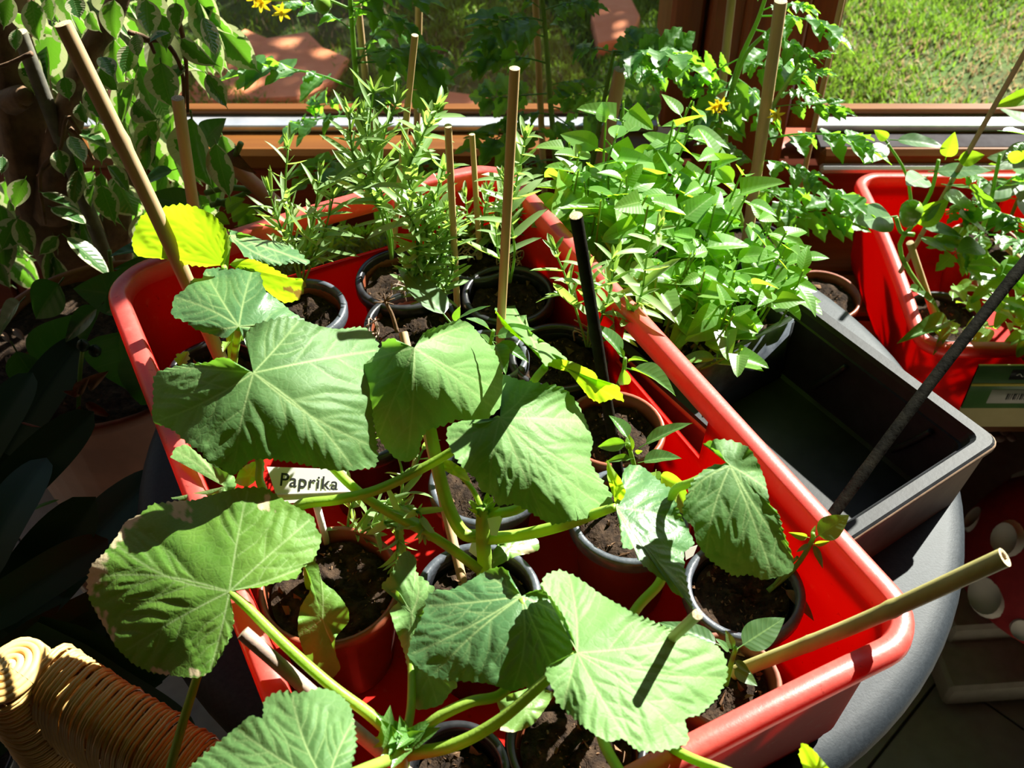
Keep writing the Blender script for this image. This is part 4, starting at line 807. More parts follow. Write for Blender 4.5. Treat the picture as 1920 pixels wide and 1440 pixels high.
# ------------------------------------------------------------------ variegated fig at the upper left
FX, FY = -.60, 1.12
fi = empty('weeping_fig', 'variegated weeping fig with white-edged leaves and thick trunk at the upper left', 'plant', (FX, FY, .30))
part('trunk', tube([(-.60, 1.20, .34), Dy(120, 470, 1.13), Dy(70, 330, 1.11), Dy(45, 200, 1.12), Dy(30, 80, 1.13), Dy(10, -120, 1.15)], [.040, .038, .036, .034, .030, .026], 18, 44, .10), M['bark'], fi)
part('branch', tube([Dy(95, 400, 1.09), Dy(120, 260, 1.08), Dy(160, 120, 1.08), Dy(215, 20, 1.10), Dy(250, -100, 1.12)], [.024, .019, .014, .012, .010], 14, 30, .08), M['bark'], fi)
part('branch', tube([Dy(205, 480, 1.12), Dy(215, 420, 1.12), Dy(240, 330, 1.13), Dy(290, 200, 1.15)], [.030, .022, .010, .006], 12, 24, .08), M['bark'], fi)
part('knot', tube([Dy(22, 190, 1.085), Dy(45, 182, 1.065), Dy(58, 192, 1.06)], [.016, .013, .006], 10, 12), M['bark'], fi)
for pts in ([(330, 20), (345, 80), (350, 140), (352, 210)], [(60, 100), (20, 118), (-20, 130)], [(150, 250), (125, 220), (110, 290), (70, 330)], [(270, 75), (310, 80), (340, 130), (345, 200)], [(130, 240), (150, 260), (175, 300)], [(100, 290), (75, 330), (85, 420)], [(240, 60), (275, 72), (290, 100)]):
    part('twig', tube([Dy(x, y, 1.04) for x, y in pts], [.0030, .0018], 6), M['bark'], fi)
FL_ = [((273, -8), (279, 74), 50, 1), ((214, -8), (211, 82), 44, 0), ((246, 80), (228, 143), 36, 0), ((300, 108), (318, 212), 72, 0), ((378, 25), (410, 112), 46, 1), ((333, 68), (408, 132), 36, 0), ((384, 133), (428, 208), 34, 0), ((357, 206), (381, 374), 84, 0), ((402, 258), (430, 383), 50, 0),
    ((186, 120), (217, 175), 44, 0), ((188, 103), (215, 145), 40, 1), ((247, 190), (292, 230), 38, 0), ((297, 222), (250, 288), 40, 0), ((140, 243), (206, 274), 38, 1), ((197, 306), (248, 362), 30, 1), ((187, 340), (218, 424), 46, 0), ((175, 342), (166, 392), 24, 0), ((148, 312), (134, 392), 28, 0), ((108, 276), (118, 332), 34, 1), ((128, 250), (160, 312), 40, 1),
    ((72, 358), (156, 402), 38, 1), ((90, 386), (170, 420), 40, 1), ((116, 438), (219, 523), 50, 1), ((97, 472), (137, 561), 46, 0), ((96, 460), (89, 542), 22, 1), ((112, 440), (70, 480), 26, 0), ((36, 404), (0, 474), 44, 0), ((30, 403), (64, 482), 38, 0), ((20, -12), (7, 58), 46, 0), ((32, 50), (30, 100), 26, 0), ((58, -8), (72, 86), 42, 0), ((88, -8), (96, 44), 46, 0), ((100, 40), (125, 85), 36, 0), ((135, -10), (150, 40), 50, 0),
    ((165, 20), (185, 62), 44, 0), ((330, 0), (330, 62), 30, 0), ((300, 20), (312, 100), 40, 0), ((255, 60), (258, 110), 36, 0), ((120, 140), (130, 190), 36, 0), ((150, 190), (160, 235), 40, 0), ((165, 160), (190, 230), 38, 0), ((50, 330), (20, 395), 36, 0), ((5, 290), (2, 330), 20, 1), ((205, 215), (222, 262), 34, 1), ((278, 245), (270, 330), 30, 1), ((320, 60), (275, 76), 22, 1), ((0, 490), (14, 545), 44, 0), ((345, 120), (322, 150), 40, 1)]
for (b, t, w, lit) in FL_:
    y0 = rng.uniform(.93, 1.06); L = math.hypot(t[0] - b[0], t[1] - b[1]); up = np.array([rng.uniform(-.5, .5), -1, rng.uniform(.0, .5)]) if not lit else np.array([.35, .25, 1.2])
    place(LM['ficus'][rng.integers(4)], 'leaf', fi, Dy(*b, y0), Dy(*t, y0 - .02), up, min(1.6, w / L / .40))
for k in range(185):
    x, y = rng.uniform(-60, 420), rng.uniform(-60, 480)
    if (x > 330 and y > 60 and y < 230) or (x > 260 and y > 400) or (x < 110 and 90 < y < 260 and k % 4): continue
    y0 = rng.uniform(1.06, 1.28); b = Dy(x, y, y0); d = np.array([rng.normal(0, .35), rng.normal(0, .35), -1.0]); l = rng.uniform(.060, .090)
    place(LM['ficus'][rng.integers(4)], 'leaf', fi, b, b + nrm(d) * l, [rng.normal(0, .6), -1, rng.normal(.3, .4)], rng.uniform(.8, 1.2))
for k in range(60):                                          # crown above the picture, where the branches go on
    b = np.array([rng.uniform(-.95, -.28), rng.uniform(.95, 1.35), rng.uniform(1.02, 1.45)]); d = np.array([rng.normal(0, .35), rng.normal(0, .35), -1.0])
    place(LM['ficus'][rng.integers(4)], 'leaf', fi, b, b + nrm(d) * .065, [rng.normal(0, .6), -1, .3], 1.)
pot(-.62, 1.23, .0, .14, .36, M['blackpot'], None, 'large dark pot of the weeping fig behind the clivia')
cane('flat greyish support stake before the fig trunk', [-.50, 1.06, .40], Dy(36, 60, 1.07), .0085, M['stake'], 0)
# ------------------------------------------------------------------ clivia in a terracotta pot, left of the table
cl = pot(-.455, .875, .362, .138, .335, M['terracotta'], M['terracotta'], 'big terracotta pot standing in the dark left of the crate')
pot(-.63, .50, 0, .12, .46, M['blackpot'], None, 'tall dark pot of the clivia beyond the left edge')
sl_ = empty('low_stool', 'low wooden stool carrying the terracotta pot', 'stool', (-.455, .875, 0))
part('seat', lathe([(0, .332), (.13, .332), (.135, .339), (.135, .352), (.13, .361), (0, .361)], 40, (-.455, .875, 0)), M['wood'], sl_)
for a in (.6, 2.17, 3.74, 5.3): part('leg', tube([(-.455 + .10 * math.cos(a), .875 + .10 * math.sin(a), .333), (-.455 + .13 * math.cos(a), .875 + .13 * math.sin(a), 0)], .012, 8), M['wood_v'], sl_)
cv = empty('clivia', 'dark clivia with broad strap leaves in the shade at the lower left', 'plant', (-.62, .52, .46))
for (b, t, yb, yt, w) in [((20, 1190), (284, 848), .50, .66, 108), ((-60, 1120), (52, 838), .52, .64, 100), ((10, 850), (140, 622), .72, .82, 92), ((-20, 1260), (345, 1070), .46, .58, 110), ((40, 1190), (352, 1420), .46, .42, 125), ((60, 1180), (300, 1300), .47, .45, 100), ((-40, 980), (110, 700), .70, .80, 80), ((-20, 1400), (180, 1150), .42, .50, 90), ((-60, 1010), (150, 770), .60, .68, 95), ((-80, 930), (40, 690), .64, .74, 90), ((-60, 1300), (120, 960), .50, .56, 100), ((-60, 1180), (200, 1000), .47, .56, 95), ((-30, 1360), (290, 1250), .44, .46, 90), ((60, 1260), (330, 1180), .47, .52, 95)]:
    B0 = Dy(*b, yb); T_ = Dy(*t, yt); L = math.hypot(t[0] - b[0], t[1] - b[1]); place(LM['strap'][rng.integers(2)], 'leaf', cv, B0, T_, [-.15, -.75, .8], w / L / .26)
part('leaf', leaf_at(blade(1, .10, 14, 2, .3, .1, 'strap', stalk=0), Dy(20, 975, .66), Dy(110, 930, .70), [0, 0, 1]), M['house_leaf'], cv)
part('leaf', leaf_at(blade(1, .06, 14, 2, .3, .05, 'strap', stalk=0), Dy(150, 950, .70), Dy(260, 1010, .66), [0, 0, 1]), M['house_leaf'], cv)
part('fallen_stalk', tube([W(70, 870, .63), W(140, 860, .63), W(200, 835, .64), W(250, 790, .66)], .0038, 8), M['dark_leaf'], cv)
# ------------------------------------------------------------------ small shaded plants between the fig and the crate
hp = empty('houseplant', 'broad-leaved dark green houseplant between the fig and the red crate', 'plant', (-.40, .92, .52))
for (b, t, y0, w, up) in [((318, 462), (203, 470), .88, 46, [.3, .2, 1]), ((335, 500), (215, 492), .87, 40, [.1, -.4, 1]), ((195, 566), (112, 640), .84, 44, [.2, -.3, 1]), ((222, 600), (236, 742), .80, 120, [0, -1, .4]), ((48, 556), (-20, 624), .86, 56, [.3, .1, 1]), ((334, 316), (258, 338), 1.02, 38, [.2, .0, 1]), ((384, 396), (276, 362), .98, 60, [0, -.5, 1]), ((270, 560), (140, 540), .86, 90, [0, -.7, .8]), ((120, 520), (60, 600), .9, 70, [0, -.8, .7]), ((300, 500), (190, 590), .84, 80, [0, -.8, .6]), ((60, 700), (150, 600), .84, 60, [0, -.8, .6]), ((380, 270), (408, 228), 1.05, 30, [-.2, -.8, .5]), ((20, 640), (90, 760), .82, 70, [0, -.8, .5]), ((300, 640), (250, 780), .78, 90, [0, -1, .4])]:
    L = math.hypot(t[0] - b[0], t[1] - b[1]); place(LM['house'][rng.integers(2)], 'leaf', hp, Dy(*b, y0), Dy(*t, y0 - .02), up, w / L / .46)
for pts in ([(205, 470), (215, 560), (230, 640)], [(335, 500), (345, 520), (340, 560)], [(320, 460), (330, 440), (360, 420)]): part('stem', tube([Dy(x, y, .88) for x, y in pts], .0022, 6), M['stem_dk'], hp)
df = empty('faded_flower', 'faded flower stalk with two round buds and dry petals beside the big terracotta pot', 'flower', Dy(148, 780, .78))
part('stalk', tube([Dy(146, 790, .78), Dy(150, 700, .78), Dy(155, 655, .78)], .0022, 8), M['stem_dk'], df)
for q in ((156, 648), (178, 658)): g = lathe([(0, -.006), (.005, -.004), (.0065, 0), (.0045, .005), (.001, .007)], 14, Dy(*q, .775)); part('bud', g, M['dark_leaf'], df)
for (b, t) in [((146, 715), (140, 745)), ((150, 760), (148, 800)), ((160, 755), (206, 782)), ((150, 740), (122, 735)), ((165, 725), (192, 702)), ((148, 735), (160, 712))]: part('dry_petal', leaf_at(blade(1, .35, 8, 2, .6, .2, 'lance', stalk=0), Dy(*b, .775), Dy(*t, .765), [.2, -.7, .7]), simple('dry_petal_brown', (.16, .09, .04), (.30, .20, .10), 60., .8), df)
for k in range(9):
    q = Dy(rng.uniform(5, 100), rng.uniform(625, 690), .86); solo('dry_leaf', leaf_at(blade(1, .3, 8, 2, .5, .3, 'lance', stalk=0), q, q + np.array([rng.normal(0, .02), rng.normal(0, .015), .006]), [0, -.3, 1]), M['bark'], 'curled dry brown leaf on the dark soil below the fig', 'leaf', 'dry leaves below the fig')
lp = empty('leafy_plant', 'small leafy plant with pale stems between fig and back crate handle', 'plant', Dy(440, 430, 1.0))
for (b, t, w) in [((430, 410), (470, 385), 26), ((440, 425), (490, 410), 24), ((420, 395), (455, 372), 22), ((460, 420), (478, 392), 18), ((400, 400), (430, 420), 24)]: L = math.hypot(t[0] - b[0], t[1] - b[1]); place(LM['pepper_bl'][rng.integers(2)], 'leaf', lp, Dy(*b, 1.0), Dy(*t, .99), [-.1, -.6, .8], w / L / .48)
for pts in ([(385, 362), (430, 352), (490, 358)], [(395, 385), (440, 372), (480, 352)], [(405, 375), (450, 395), (500, 390)], [(430, 320), (442, 290), (452, 268)]): part('stem', tube([Dy(x, y, 1.02) for x, y in pts], .0034, 8), M['cotyledon'], lp)
part('dry_leaf', leaf_at(blade(1, .6, 8, 2, .8, .4, 'ovate', stalk=.1), Dy(440, 270, 1.03), Dy(462, 325, 1.0), [-.5, -.6, .4]), M['bark'], lp)
cane('thick pinkish stake lying behind the back crate handle', Dy(520, 385, 1.0), Dy(432, 306, 1.02), .0088, simple('pink_stake', (.45, .23, .15), (.55, .32, .22), 40., .6))
pot(-.33, 1.02, .40 + .0005, .07, .11, M['rust'], None, 'brown pot of the small leafy plant behind the crate corner')
# ------------------------------------------------------------------ wicker chair at the lower left
wc = empty('wicker_chair', 'honey-coloured wicker chair at the lower left corner', 'chair', (-.38, .20, 0))
sm = lambda m_, n_: None
def wrap(p0, p1, rads, pitch, e1, e2, lab, sq=3.0, r=.0016):
    p0 = np.asarray(p0, float); p1 = np.asarray(p1, float); n = int(np.linalg.norm(p1 - p0) / pitch); t = np.linspace(0, 2 * np.pi, 20, endpoint=False); e1 = nrm(e1); e2 = nrm(e2)
    c = np.sign(np.cos(t)) * np.abs(np.cos(t)) ** (2 / sq); s = np.sign(np.sin(t)) * np.abs(np.sin(t)) ** (2 / sq)
    ring = (c * rads[0])[:, None] * e1 + (s * rads[1])[:, None] * e2; ax = nrm(p1 - p0); a = np.linspace(0, 2 * np.pi, 6, endpoint=False); out = nrm_rows(ring)
    V = np.concatenate([ring + (math.cos(b) * out + math.sin(b) * ax) * r for b in a]); Fq = grid_faces(6, 20, True, True); me = mesh('strand', V, Fq, M['rattan'])
    o0 = org(wc)
    for k in range(n): o = link('strand', me, wc, list(p0 + (p1 - p0) * ((k + .5) / n) + rng.normal(0, .0003, 3) - o0)); o.rotation_euler = (rng.normal(0, .015), rng.normal(0, .015), rng.normal(0, .015))
def nrm_rows(a): return a / (np.linalg.norm(a, axis=1)[:, None] + 1e-9)
def dome(c, rads, e1, e2, ax):
    for sc_k, h in ((.92, .0022), (.76, .0042), (.56, .0056), (.34, .0066), (.14, .0072)):
        t = np.linspace(0, 6.283, 20, endpoint=False); ring = c + (np.cos(t) * rads[0] * sc_k)[:, None] * e1 + (np.sin(t) * rads[1] * sc_k)[:, None] * e2 + ax * h
        part('strand', tube(np.vstack([ring, ring[:1]]), .0030, 6, 41, caps=False), M['rattan'], wc)
K0 = W(62, 1300, .80); rd_ = nrm(np.array([.150, -.078, -.035]))              # back rail runs down to the right, towards the camera
perp = nrm(np.cross(rd_, [0, 0, 1.])); upv = nrm(np.cross(perp, rd_)); upv = upv if upv[2] > 0 else -upv
c0 = W(78, 1240, .835) - upv * .053 + perp * .0
wrap(c0, c0 + rd_ * .30, (.053, .027), .0030, upv, perp, 'rail')
part('core', tube([c0 + rd_ * .01, c0 + rd_ * .30], .020, 10, 3), M['rattan'], wc)
ps = W(18, 1256, .835); px_ = nrm(np.array([rd_[0], rd_[1], 0])); py_ = np.array([-px_[1], px_[0], 0])
wrap(ps + [0, 0, -.26], ps + [0, 0, -.004], (.020, .027), .0031, px_, py_, 'post')
dome(ps + np.array([0, 0, -.004]), (.020, .027), px_, py_, np.array([0, 0, 1.])); dome(c0, (.053, .027), upv, perp, -rd_)
part('post', tube([(ps[0], ps[1], 0), (ps[0], ps[1], ps[2] - .012)], .014, 12, 6), M['rattan'], wc)
q2 = c0 + rd_ * .30; part('post', tube([(q2[0], q2[1], 0), (q2[0], q2[1], q2[2])], .024, 12, 6), M['rattan'], wc)
part('seat', box(min(ps[0], q2[0]) - .25, q2[0] - .02, q2[1] - .12, ps[1] - .05, .36, .41, .02), M['rattan'], wc, False)
for (x, y) in ((ps[0] - .22, ps[1] - .08), (q2[0] - .24, q2[1] - .08)): part('leg', tube([(x, y, 0), (x, y, .37)], .018, 10, 4), M['rattan'], wc)
# ------------------------------------------------------------------ pepper plants in the red crate
UP = np.array([.1, -.25, 1.])
pepper('pepper seedling with one dazzling leaf in front of the bushy lavender', W(850, 640, SZ), [W(850, 640, SZ), W(846, 610, .90)],
       [(W(846, 606, .90), W(749, 492, .915), [.42, -.08, 1], .85), (W(848, 604, .90), W(916, 568, .925), [-.1, .3, 1], .62), (W(850, 606, .90), W(862, 575, .92), [.2, -.4, 1], .7)], key='glossy')
pepper('pepper plant with broad leaves around the tall pale cane', W(905, 690, SZ), [W(905, 690, SZ), W(918, 650, .91), W(925, 620, .95)],
       [(W(922, 632, .94), W(1000, 612, .955), [.1, -.1, 1], 1.), (W(925, 622, .95), W(878, 592, .97), [-.1, .1, 1], 1.), (W(923, 640, .93), W(950, 690, .93), [.2, -.3, 1], 1.2), (W(925, 640, .93), W(993, 672, .925), [.3, -.2, 1], .9), (W(920, 650, .91), W(905, 625, .93), UP, .9)])
pepper('pepper plant with speckled shaded leaves by the handle slot', W(1150, 740, SZ), [W(1150, 740, SZ), W(1168, 700, .89), W(1172, 672, .92)],
       [(W(1172, 674, .92), W(1116, 598, .945), [.15, .15, 1], 1.), (W(1174, 690, .91), W(1266, 716, .93), [.2, .1, 1], .85), (W(1168, 684, .91), W(1172, 735, .875), [0, -1, .3], .7), (W(1174, 680, .915), W(1210, 668, .93), [0, .2, 1], .5), (W(1172, 676, .92), W(1150, 640, .93), UP, .8)])
pp_ = pepper('pepper plant with a pointed dark leaf right of the black cane', W(1195, 905, SZ), [W(1195, 905, SZ), W(1188, 870, .87), W(1178, 832, .91)],
       [(W(1180, 828, .915), W(1148, 772, .925), [.2, .1, 1], 1.1), (W(1198, 840, .905), W(1293, 786, .93), [-.1, .2, 1], .8), (W(1182, 830, .912), W(1118, 838, .90), [.1, -.6, .8], .9), (W(1196, 868, .885), W(1274, 850, .90), [.1, .1, 1], 1.1), (W(1190, 860, .89), W(1135, 862, .89), [0, -.2, 1], .7)])
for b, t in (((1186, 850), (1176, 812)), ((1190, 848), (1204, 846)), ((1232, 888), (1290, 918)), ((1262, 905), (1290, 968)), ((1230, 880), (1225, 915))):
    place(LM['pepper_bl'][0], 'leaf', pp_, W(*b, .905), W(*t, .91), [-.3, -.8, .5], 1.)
pd = pepper('pepper seedling held against the lit right crate wall by the long dark cane', W(1445, 1105, SZ), [W(1440, 1108, SZ), W(1490, 1065, .85), W(1522, 1015, .89), W(1524, 1000, .90)],
       [(W(1526, 1010, .905), W(1592, 966, .922), [.4, -.1, 1], 1.3), (W(1522, 1015, .89), W(1545, 1066, .88), [.2, -.4, 1], .6), (W(1522, 1018, .888), W(1492, 1035, .88), [0, -.4, 1], .6)], key='glossy')
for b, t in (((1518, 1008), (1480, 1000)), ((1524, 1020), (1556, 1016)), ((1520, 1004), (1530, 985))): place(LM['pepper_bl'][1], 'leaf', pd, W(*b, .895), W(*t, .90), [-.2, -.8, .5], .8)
part('side_stem', tube([W(1445, 1105, SZ), W(1480, 1060, .86), W(1495, 1045, .875)], .0013, 6), M['stem_dk'], pd)
part('fallen_leaf', leaf_at(blade(1, .3, 10, 2, .2, .3, 'lance'), W(1465, 1100, .838), W(1530, 1150, .84), [0, 0, 1]), M['bark'], pd)
pepper('pepper seedling beside the hollow bamboo stick', W(1360, 1285, SZ), [W(1360, 1285, SZ), W(1372, 1240, .87), W(1380, 1215, .89)],
       [(W(1380, 1218, .885), W(1472, 1158, .893), [.45, -.1, 1], 1.1), (W(1376, 1222, .885), W(1362, 1182, .90), [0, -.3, 1], .8), (W(1374, 1235, .875), W(1408, 1262, .875), [.1, -.3, 1], .8), (W(1370, 1250, .868), W(1422, 1284, .865), [0, -.2, 1], 1.1), (W(1360, 1215, .88), W(1238, 1158, .885), [0, .1, 1], .7), (W(1370, 1225, .88), W(1345, 1196, .89), [0, .1, 1], .9)], key='glossy')
# ------------------------------------------------------------------ lavender and other narrow-leaved plants
def P3(pts, y0, y1): n = len(pts); return [Dy(px, py, y0 + (y1 - y0) * k / (n - 1)) for k, (px, py) in enumerate(pts)]
lavender('tall lavender with spreading tips in front of the left window', W(735, 486, SZ), [P3([(735, 484), (728, 420), (705, 350), (695, 300), (682, 225)], .825, .80), P3([(733, 486), (722, 400), (712, 330), (722, 250), (745, 190)], .825, .83), P3([(736, 484), (735, 440), (720, 380), (700, 330), (690, 260), (700, 175)], .83, .81), P3([(734, 486), (715, 400), (690, 350), (662, 290), (655, 215)], .825, .79)], ll=(.022, .045), gap=.014, start=.30)
lavender('branching lavender with long pale leaves left of the thin pale canes', W(770, 560, SZ), [P3([(785, 560), (800, 470), (790, 400), (765, 330), (790, 260), (820, 205)], .745, .74), P3([(780, 560), (775, 450), (768, 380), (778, 300), (800, 240)], .745, .76), P3([(800, 560), (806, 480), (812, 400), (830, 320)], .745, .75)], ll=(.020, .038), gap=.012, wide=True, start=.35)
lavender('bushy lavender in the black-rimmed pot with the dry twig', W(800, 565, SZ), [P3([(800 + dx, 560), (805 + dx * 1.6, 500), (815 + dx * 2.4, 440), (808 + dx * 3.0, 375 + abs(dx) * 2)], .745, .735 + .002 * dx) for dx in (-14, -6, 2, 10, 16)] + [P3([(790, 565), (770, 530), (768, 500)], .74, .73), P3([(815, 565), (840, 530), (850, 500)], .74, .74)], ll=(.013, .024), gap=.007, wide=True)
lavender('small lavender around the short cane in the far corner pot', W(905, 470, SZ), [P3([(890, 480), (880, 430), (872, 370)], .862, .87), P3([(900, 478), (905, 420), (915, 360)], .862, .86), P3([(925, 480), (935, 420), (945, 370), (960, 330)], .862, .85), P3([(910, 478), (920, 440), (950, 400)], .862, .84), P3([(885, 480), (870, 450), (858, 420)], .862, .86), P3([(935, 480), (960, 430), (975, 400)], .862, .85)], ll=(.014, .028), gap=.010, wide=True, start=.25)
lavender('lavender with long leaves rising at the right of the tall pale cane', W(955, 530, SZ), [P3([(955, 530), (950, 450), (960, 380), (975, 310), (985, 260)], .785, .78), P3([(957, 530), (965, 470), (955, 400), (945, 340)], .785, .78), P3([(953, 530), (935, 480), (930, 430)], .785, .79)], ll=(.018, .036), gap=.014, wide=True, start=.45)
lavender('shaded lavender at the far left of the red crate, dark against the handle opening', W(565, 530, SZ), [P3([(565, 530), (555, 470), (540, 420), (535, 350), (540, 280)], .772, .80), P3([(567, 530), (575, 460), (590, 400), (600, 330)], .772, .78), P3([(563, 530), (540, 460), (520, 410), (505, 360)], .772, .79), P3([(570, 530), (590, 480), (610, 430), (625, 370)], .772, .77)], ll=(.020, .042), gap=.012, start=.2)
lavender('lavender leaning over the right crate wall before the seed tray', W(1125, 640, SZ), [P3([(1110, 650), (1150, 610), (1192, 575), (1205, 540), (1215, 470), (1235, 430)], .70, .69), P3([(1105, 650), (1130, 590), (1145, 540), (1150, 490)], .70, .70), P3([(1100, 650), (1080, 580), (1065, 530), (1040, 470)], .70, .73), P3([(1108, 650), (1165, 620), (1180, 590)], .70, .69), P3([(1102, 650), (1105, 590), (1112, 540), (1105, 500)], .70, .71)], ll=(.018, .036), gap=.013, wide=True, start=.35)
lavender('thin straggling seedling drooping over the large brown pot', W(660, 1020, SZ), [P3([(655, 1015), (670, 985), (735, 985), (765, 920), (785, 860), (800, 830)], .50, .56), P3([(655, 1015), (690, 990), (740, 960), (755, 900), (745, 850), (735, 820)], .50, .55), P3([(650, 1015), (655, 960), (665, 930), (650, 900)], .50, .52), P3([(655, 1015), (700, 985), (750, 975), (785, 960), (795, 1000)], .50, .47), P3([(660, 1015), (735, 985), (745, 1020), (742, 1060)], .50, .46), P3([(655, 1015), (690, 960), (720, 940), (760, 950)], .50, .51)], ll=(.012, .026), gap=.012, wide=True, start=.15)
tw = empty('dry_twig', 'bare dry twig standing in the black-rimmed pot', 'twig', W(735, 620, SZ))
part('stem', tube([W(745, 625, SZ), W(735, 590, .85), W(722, 565, .862)], [.0022, .0014], 6), M['bark'], tw)
for k in range(9): d = rng.normal(0, 1, 3); d[2] = abs(d[2]); part('shoot', tube([W(722, 567, .86), W(722, 567, .86) + nrm(d) * .010], [.001, .0006], 5, 3), M['bark'], tw)
for k, (x, y) in enumerate([(760, 555), (690, 640), (880, 480), (955, 500), (1100, 640)]):
    q = W(x, y, SZ + .004); tg = empty('root_tangle', ('curled dry stem lying in the black-rimmed pot', 'dry stem end behind the largest squash leaf', 'tangle of pale dry stems in the far corner pot', 'tangle of dry stems behind the tall pale cane', 'pale dry roots by the black cane')[k], 'dead stems', q)
    for j in range(4 + 3 * (k in (2, 3))): a = rng.uniform(0, 6.28, 4); part('strand', tube([q + np.array([.012 * math.cos(a[i]), .012 * math.sin(a[i]), .004 + .016 * (i % 2) * rng.uniform(.3, 1.4)]) for i in range(4)], .0007, 5, 14, caps=False), M['cane_grey'], tg)
# ------------------------------------------------------------------ seedlings in the planted tray
gi = 0; mids = []
ORD = 'first second third fourth fifth sixth seventh eighth ninth tenth eleventh twelfth'.split()
for ia, a in enumerate(np.linspace(A0 + .018, A1 - .015, 12)):
    for ib, b in enumerate(np.linspace(.048, TWd - .048, 6)):
        aa = a + rng.normal(0, .004); bb = b + rng.normal(0, .004); base = np.array(tp(aa, bb, TH - .018)); far = (a - A0) / (A1 - A0)
        h = rng.uniform(.050, .085) + .060 * far ** .8 + .010 * rng.uniform()
        lean = np.array([rng.normal(0, .014) + .012 * (1 - far), rng.normal(0, .014) - .012 * (1 - far), 0]); rt_ = max(0., 1 - (bb - .04) / .05); lean[:2] += -uy * rt_ * .028 - ux * .012 * (1 - far); top = base + [0, 0, h] + lean
        s = empty('pepper_seedling', 'pepper seedling, %s row from the empty tray half, %s from the right tray wall' % (ORD[ia], ORD[ib]), 'seedling', base, 'pepper seedlings crowding the planted tray')
        part('stem', tube([base, (base + top) / 2 + rng.normal(0, .003, 3), top], [.0014, .0010], 5, 6, caps=False), M['stem_dk'], s)
        n = rng.integers(4, 7); a0 = rng.uniform(0, 6.28)
        for k in range(n):
            q = .42 + .58 * (k + .5) / n; p0 = base + (top - base) * q; an = a0 + k * 2.4 + rng.normal(0, .3); l = rng.uniform(.030, .046) * (1.12 - .3 * (k == n - 1)) * (.92 + .25 * far)
            el = rng.uniform(-.45, .45) + .25 * (k == n - 1); d = np.array([math.cos(an) * math.cos(el), math.sin(an) * math.cos(el), math.sin(el)])
            place(LM['seedling'][rng.integers(4)], 'leaf', s, p0, p0 + d * l, [.25 + rng.normal(0, .3), -.1 + rng.normal(0, .3), 1], 1.)
# large leaves at the tray's far left edge
pepper('broad dark green pepper leaf at the far left end of the planted tray', tp(.43, .165, TH - .02), [tp(.43, .165, TH - .02), W(1140, 430, .87), W(1150, 400, .90)], [(W(1148, 402, .90), W(1128, 480, .86), [-.1, -.9, .5], 1.1), (W(1150, 396, .90), W(1042, 382, .92), [.2, .3, 1], .55), (W(1150, 398, .90), W(1200, 370, .93), UP, .9), (W(1146, 410, .895), W(1110, 420, .88), [.1, -.6, .8], .8)])
# ------------------------------------------------------------------ tomato plants between the crate and the left window
BZ = RB
def TM(pts, y): return [Dy(px, py, y) for px, py in pts]
def TL_(y, *ls): return [(Dy(*b, y), Dy(t[0], t[1], y + dy), u, w) for (b, t, dy, u, w) in ls]
U1, U2, U3 = [.3, .2, 1.], [-.1, -.5, 1.], [.1, -.9, .5]
def bpot(px, py, y, rr, mat, lab): q = Dy(px, py, y); pot(q[0], y, BZ + .0005, rr, .11, mat, None, lab); return q
hid = [(-.19, 1.24), (.055, 1.30), (.155, 1.20), (.36, 1.28), (.44, 1.16)]
for k, (x, y) in enumerate(hid): pot(x, y, BZ + .0005, .055, .12, (RU, B, TC, B, RU)[k], None, ('brown', 'black', 'terracotta', 'second black', 'second brown')[k] + ' pot of a tomato plant on the bench behind the crate, %s' % ('leftmost', 'second from left', 'third from left', 'fourth from left', 'rightmost')[k])
def foot(k): return [np.array([hid[k][0], hid[k][1], BZ + .10])]
T1 = tomato('tallest tomato plant left of the middle of the left window', [hid[0][0], hid[0][1], BZ + .10], foot(0) + TM([(705, 380), (692, 290), (674, 200), (664, 100), (655, -30)], 1.24),
    TL_(1.24, ((672, 170), (425, 112), -.02, U1, .75), ((664, 60), (530, -10), .02, U1, .8), ((660, 15), (800, 60), -.02, U1, .9), ((668, 110), (840, 92), -.04, U1, .8), ((672, 160), (850, 172), .06, U3, .8), ((676, 190), (560, 200), .08, U3, .5), ((690, 290), (560, 330), -.12, U2, .8), ((690, 300), (860, 330), -.06, U2, .8), ((690, 310), (610, 410), -.1, U2, .8), ((672, 120), (740, 20), .02, U1, .9), ((662, 60), (700, -40), 0., U1, .9)), .0052)
tr_ = part('tomato_fruit', (lathe([(0, -.011), (.006, -.010), (.0105, -.004), (.0115, .001), (.009, .008), (.004, .0105), (0, .010)], 20, Dy(605, 8, 1.24))), M['fruit'], T1)
for q in ((490, 6), (528, 22), (480, -6)): flower(T1, Dy(*q, 1.22), .012)
part('truss', tube(TM([(664, 20), (630, 5), (605, -5)], 1.24), .0016, 6), M['stem_dk'], T1); part('truss', tube(TM([(605, -5), (540, 0), (490, 0)], 1.23), .0012, 6), M['stem_dk'], T1)
T2 = tomato('tomato plant with hairy stem in the middle of the left window', [hid[1][0], hid[1][1], BZ + .10], foot(1) + TM([(1052, 400), (1042, 300), (1032, 190), (1024, 80), (1014, -30)], 1.30),
    TL_(1.30, ((1026, 70), (880, 70), -.06, U1, .8), ((1030, 120), (862, 112), -.05, U1, .7), ((1034, 175), (880, 185), .02, U3, .9), ((1032, 160), (1120, 155), -.03, U1, .7), ((1036, 200), (1140, 225), .05, U3, 1.), ((1040, 250), (880, 262), -.08, U2, .8), ((1040, 270), (1130, 330), -.05, U2, .9), ((1042, 300), (940, 330), -.1, U2, .9), ((1024, 60), (1080, 0), 0, U1, .9), ((1020, 20), (930, -20), 0, U1, .9), ((1036, 215), (930, 225), -.04, U1, .6)), .0052)
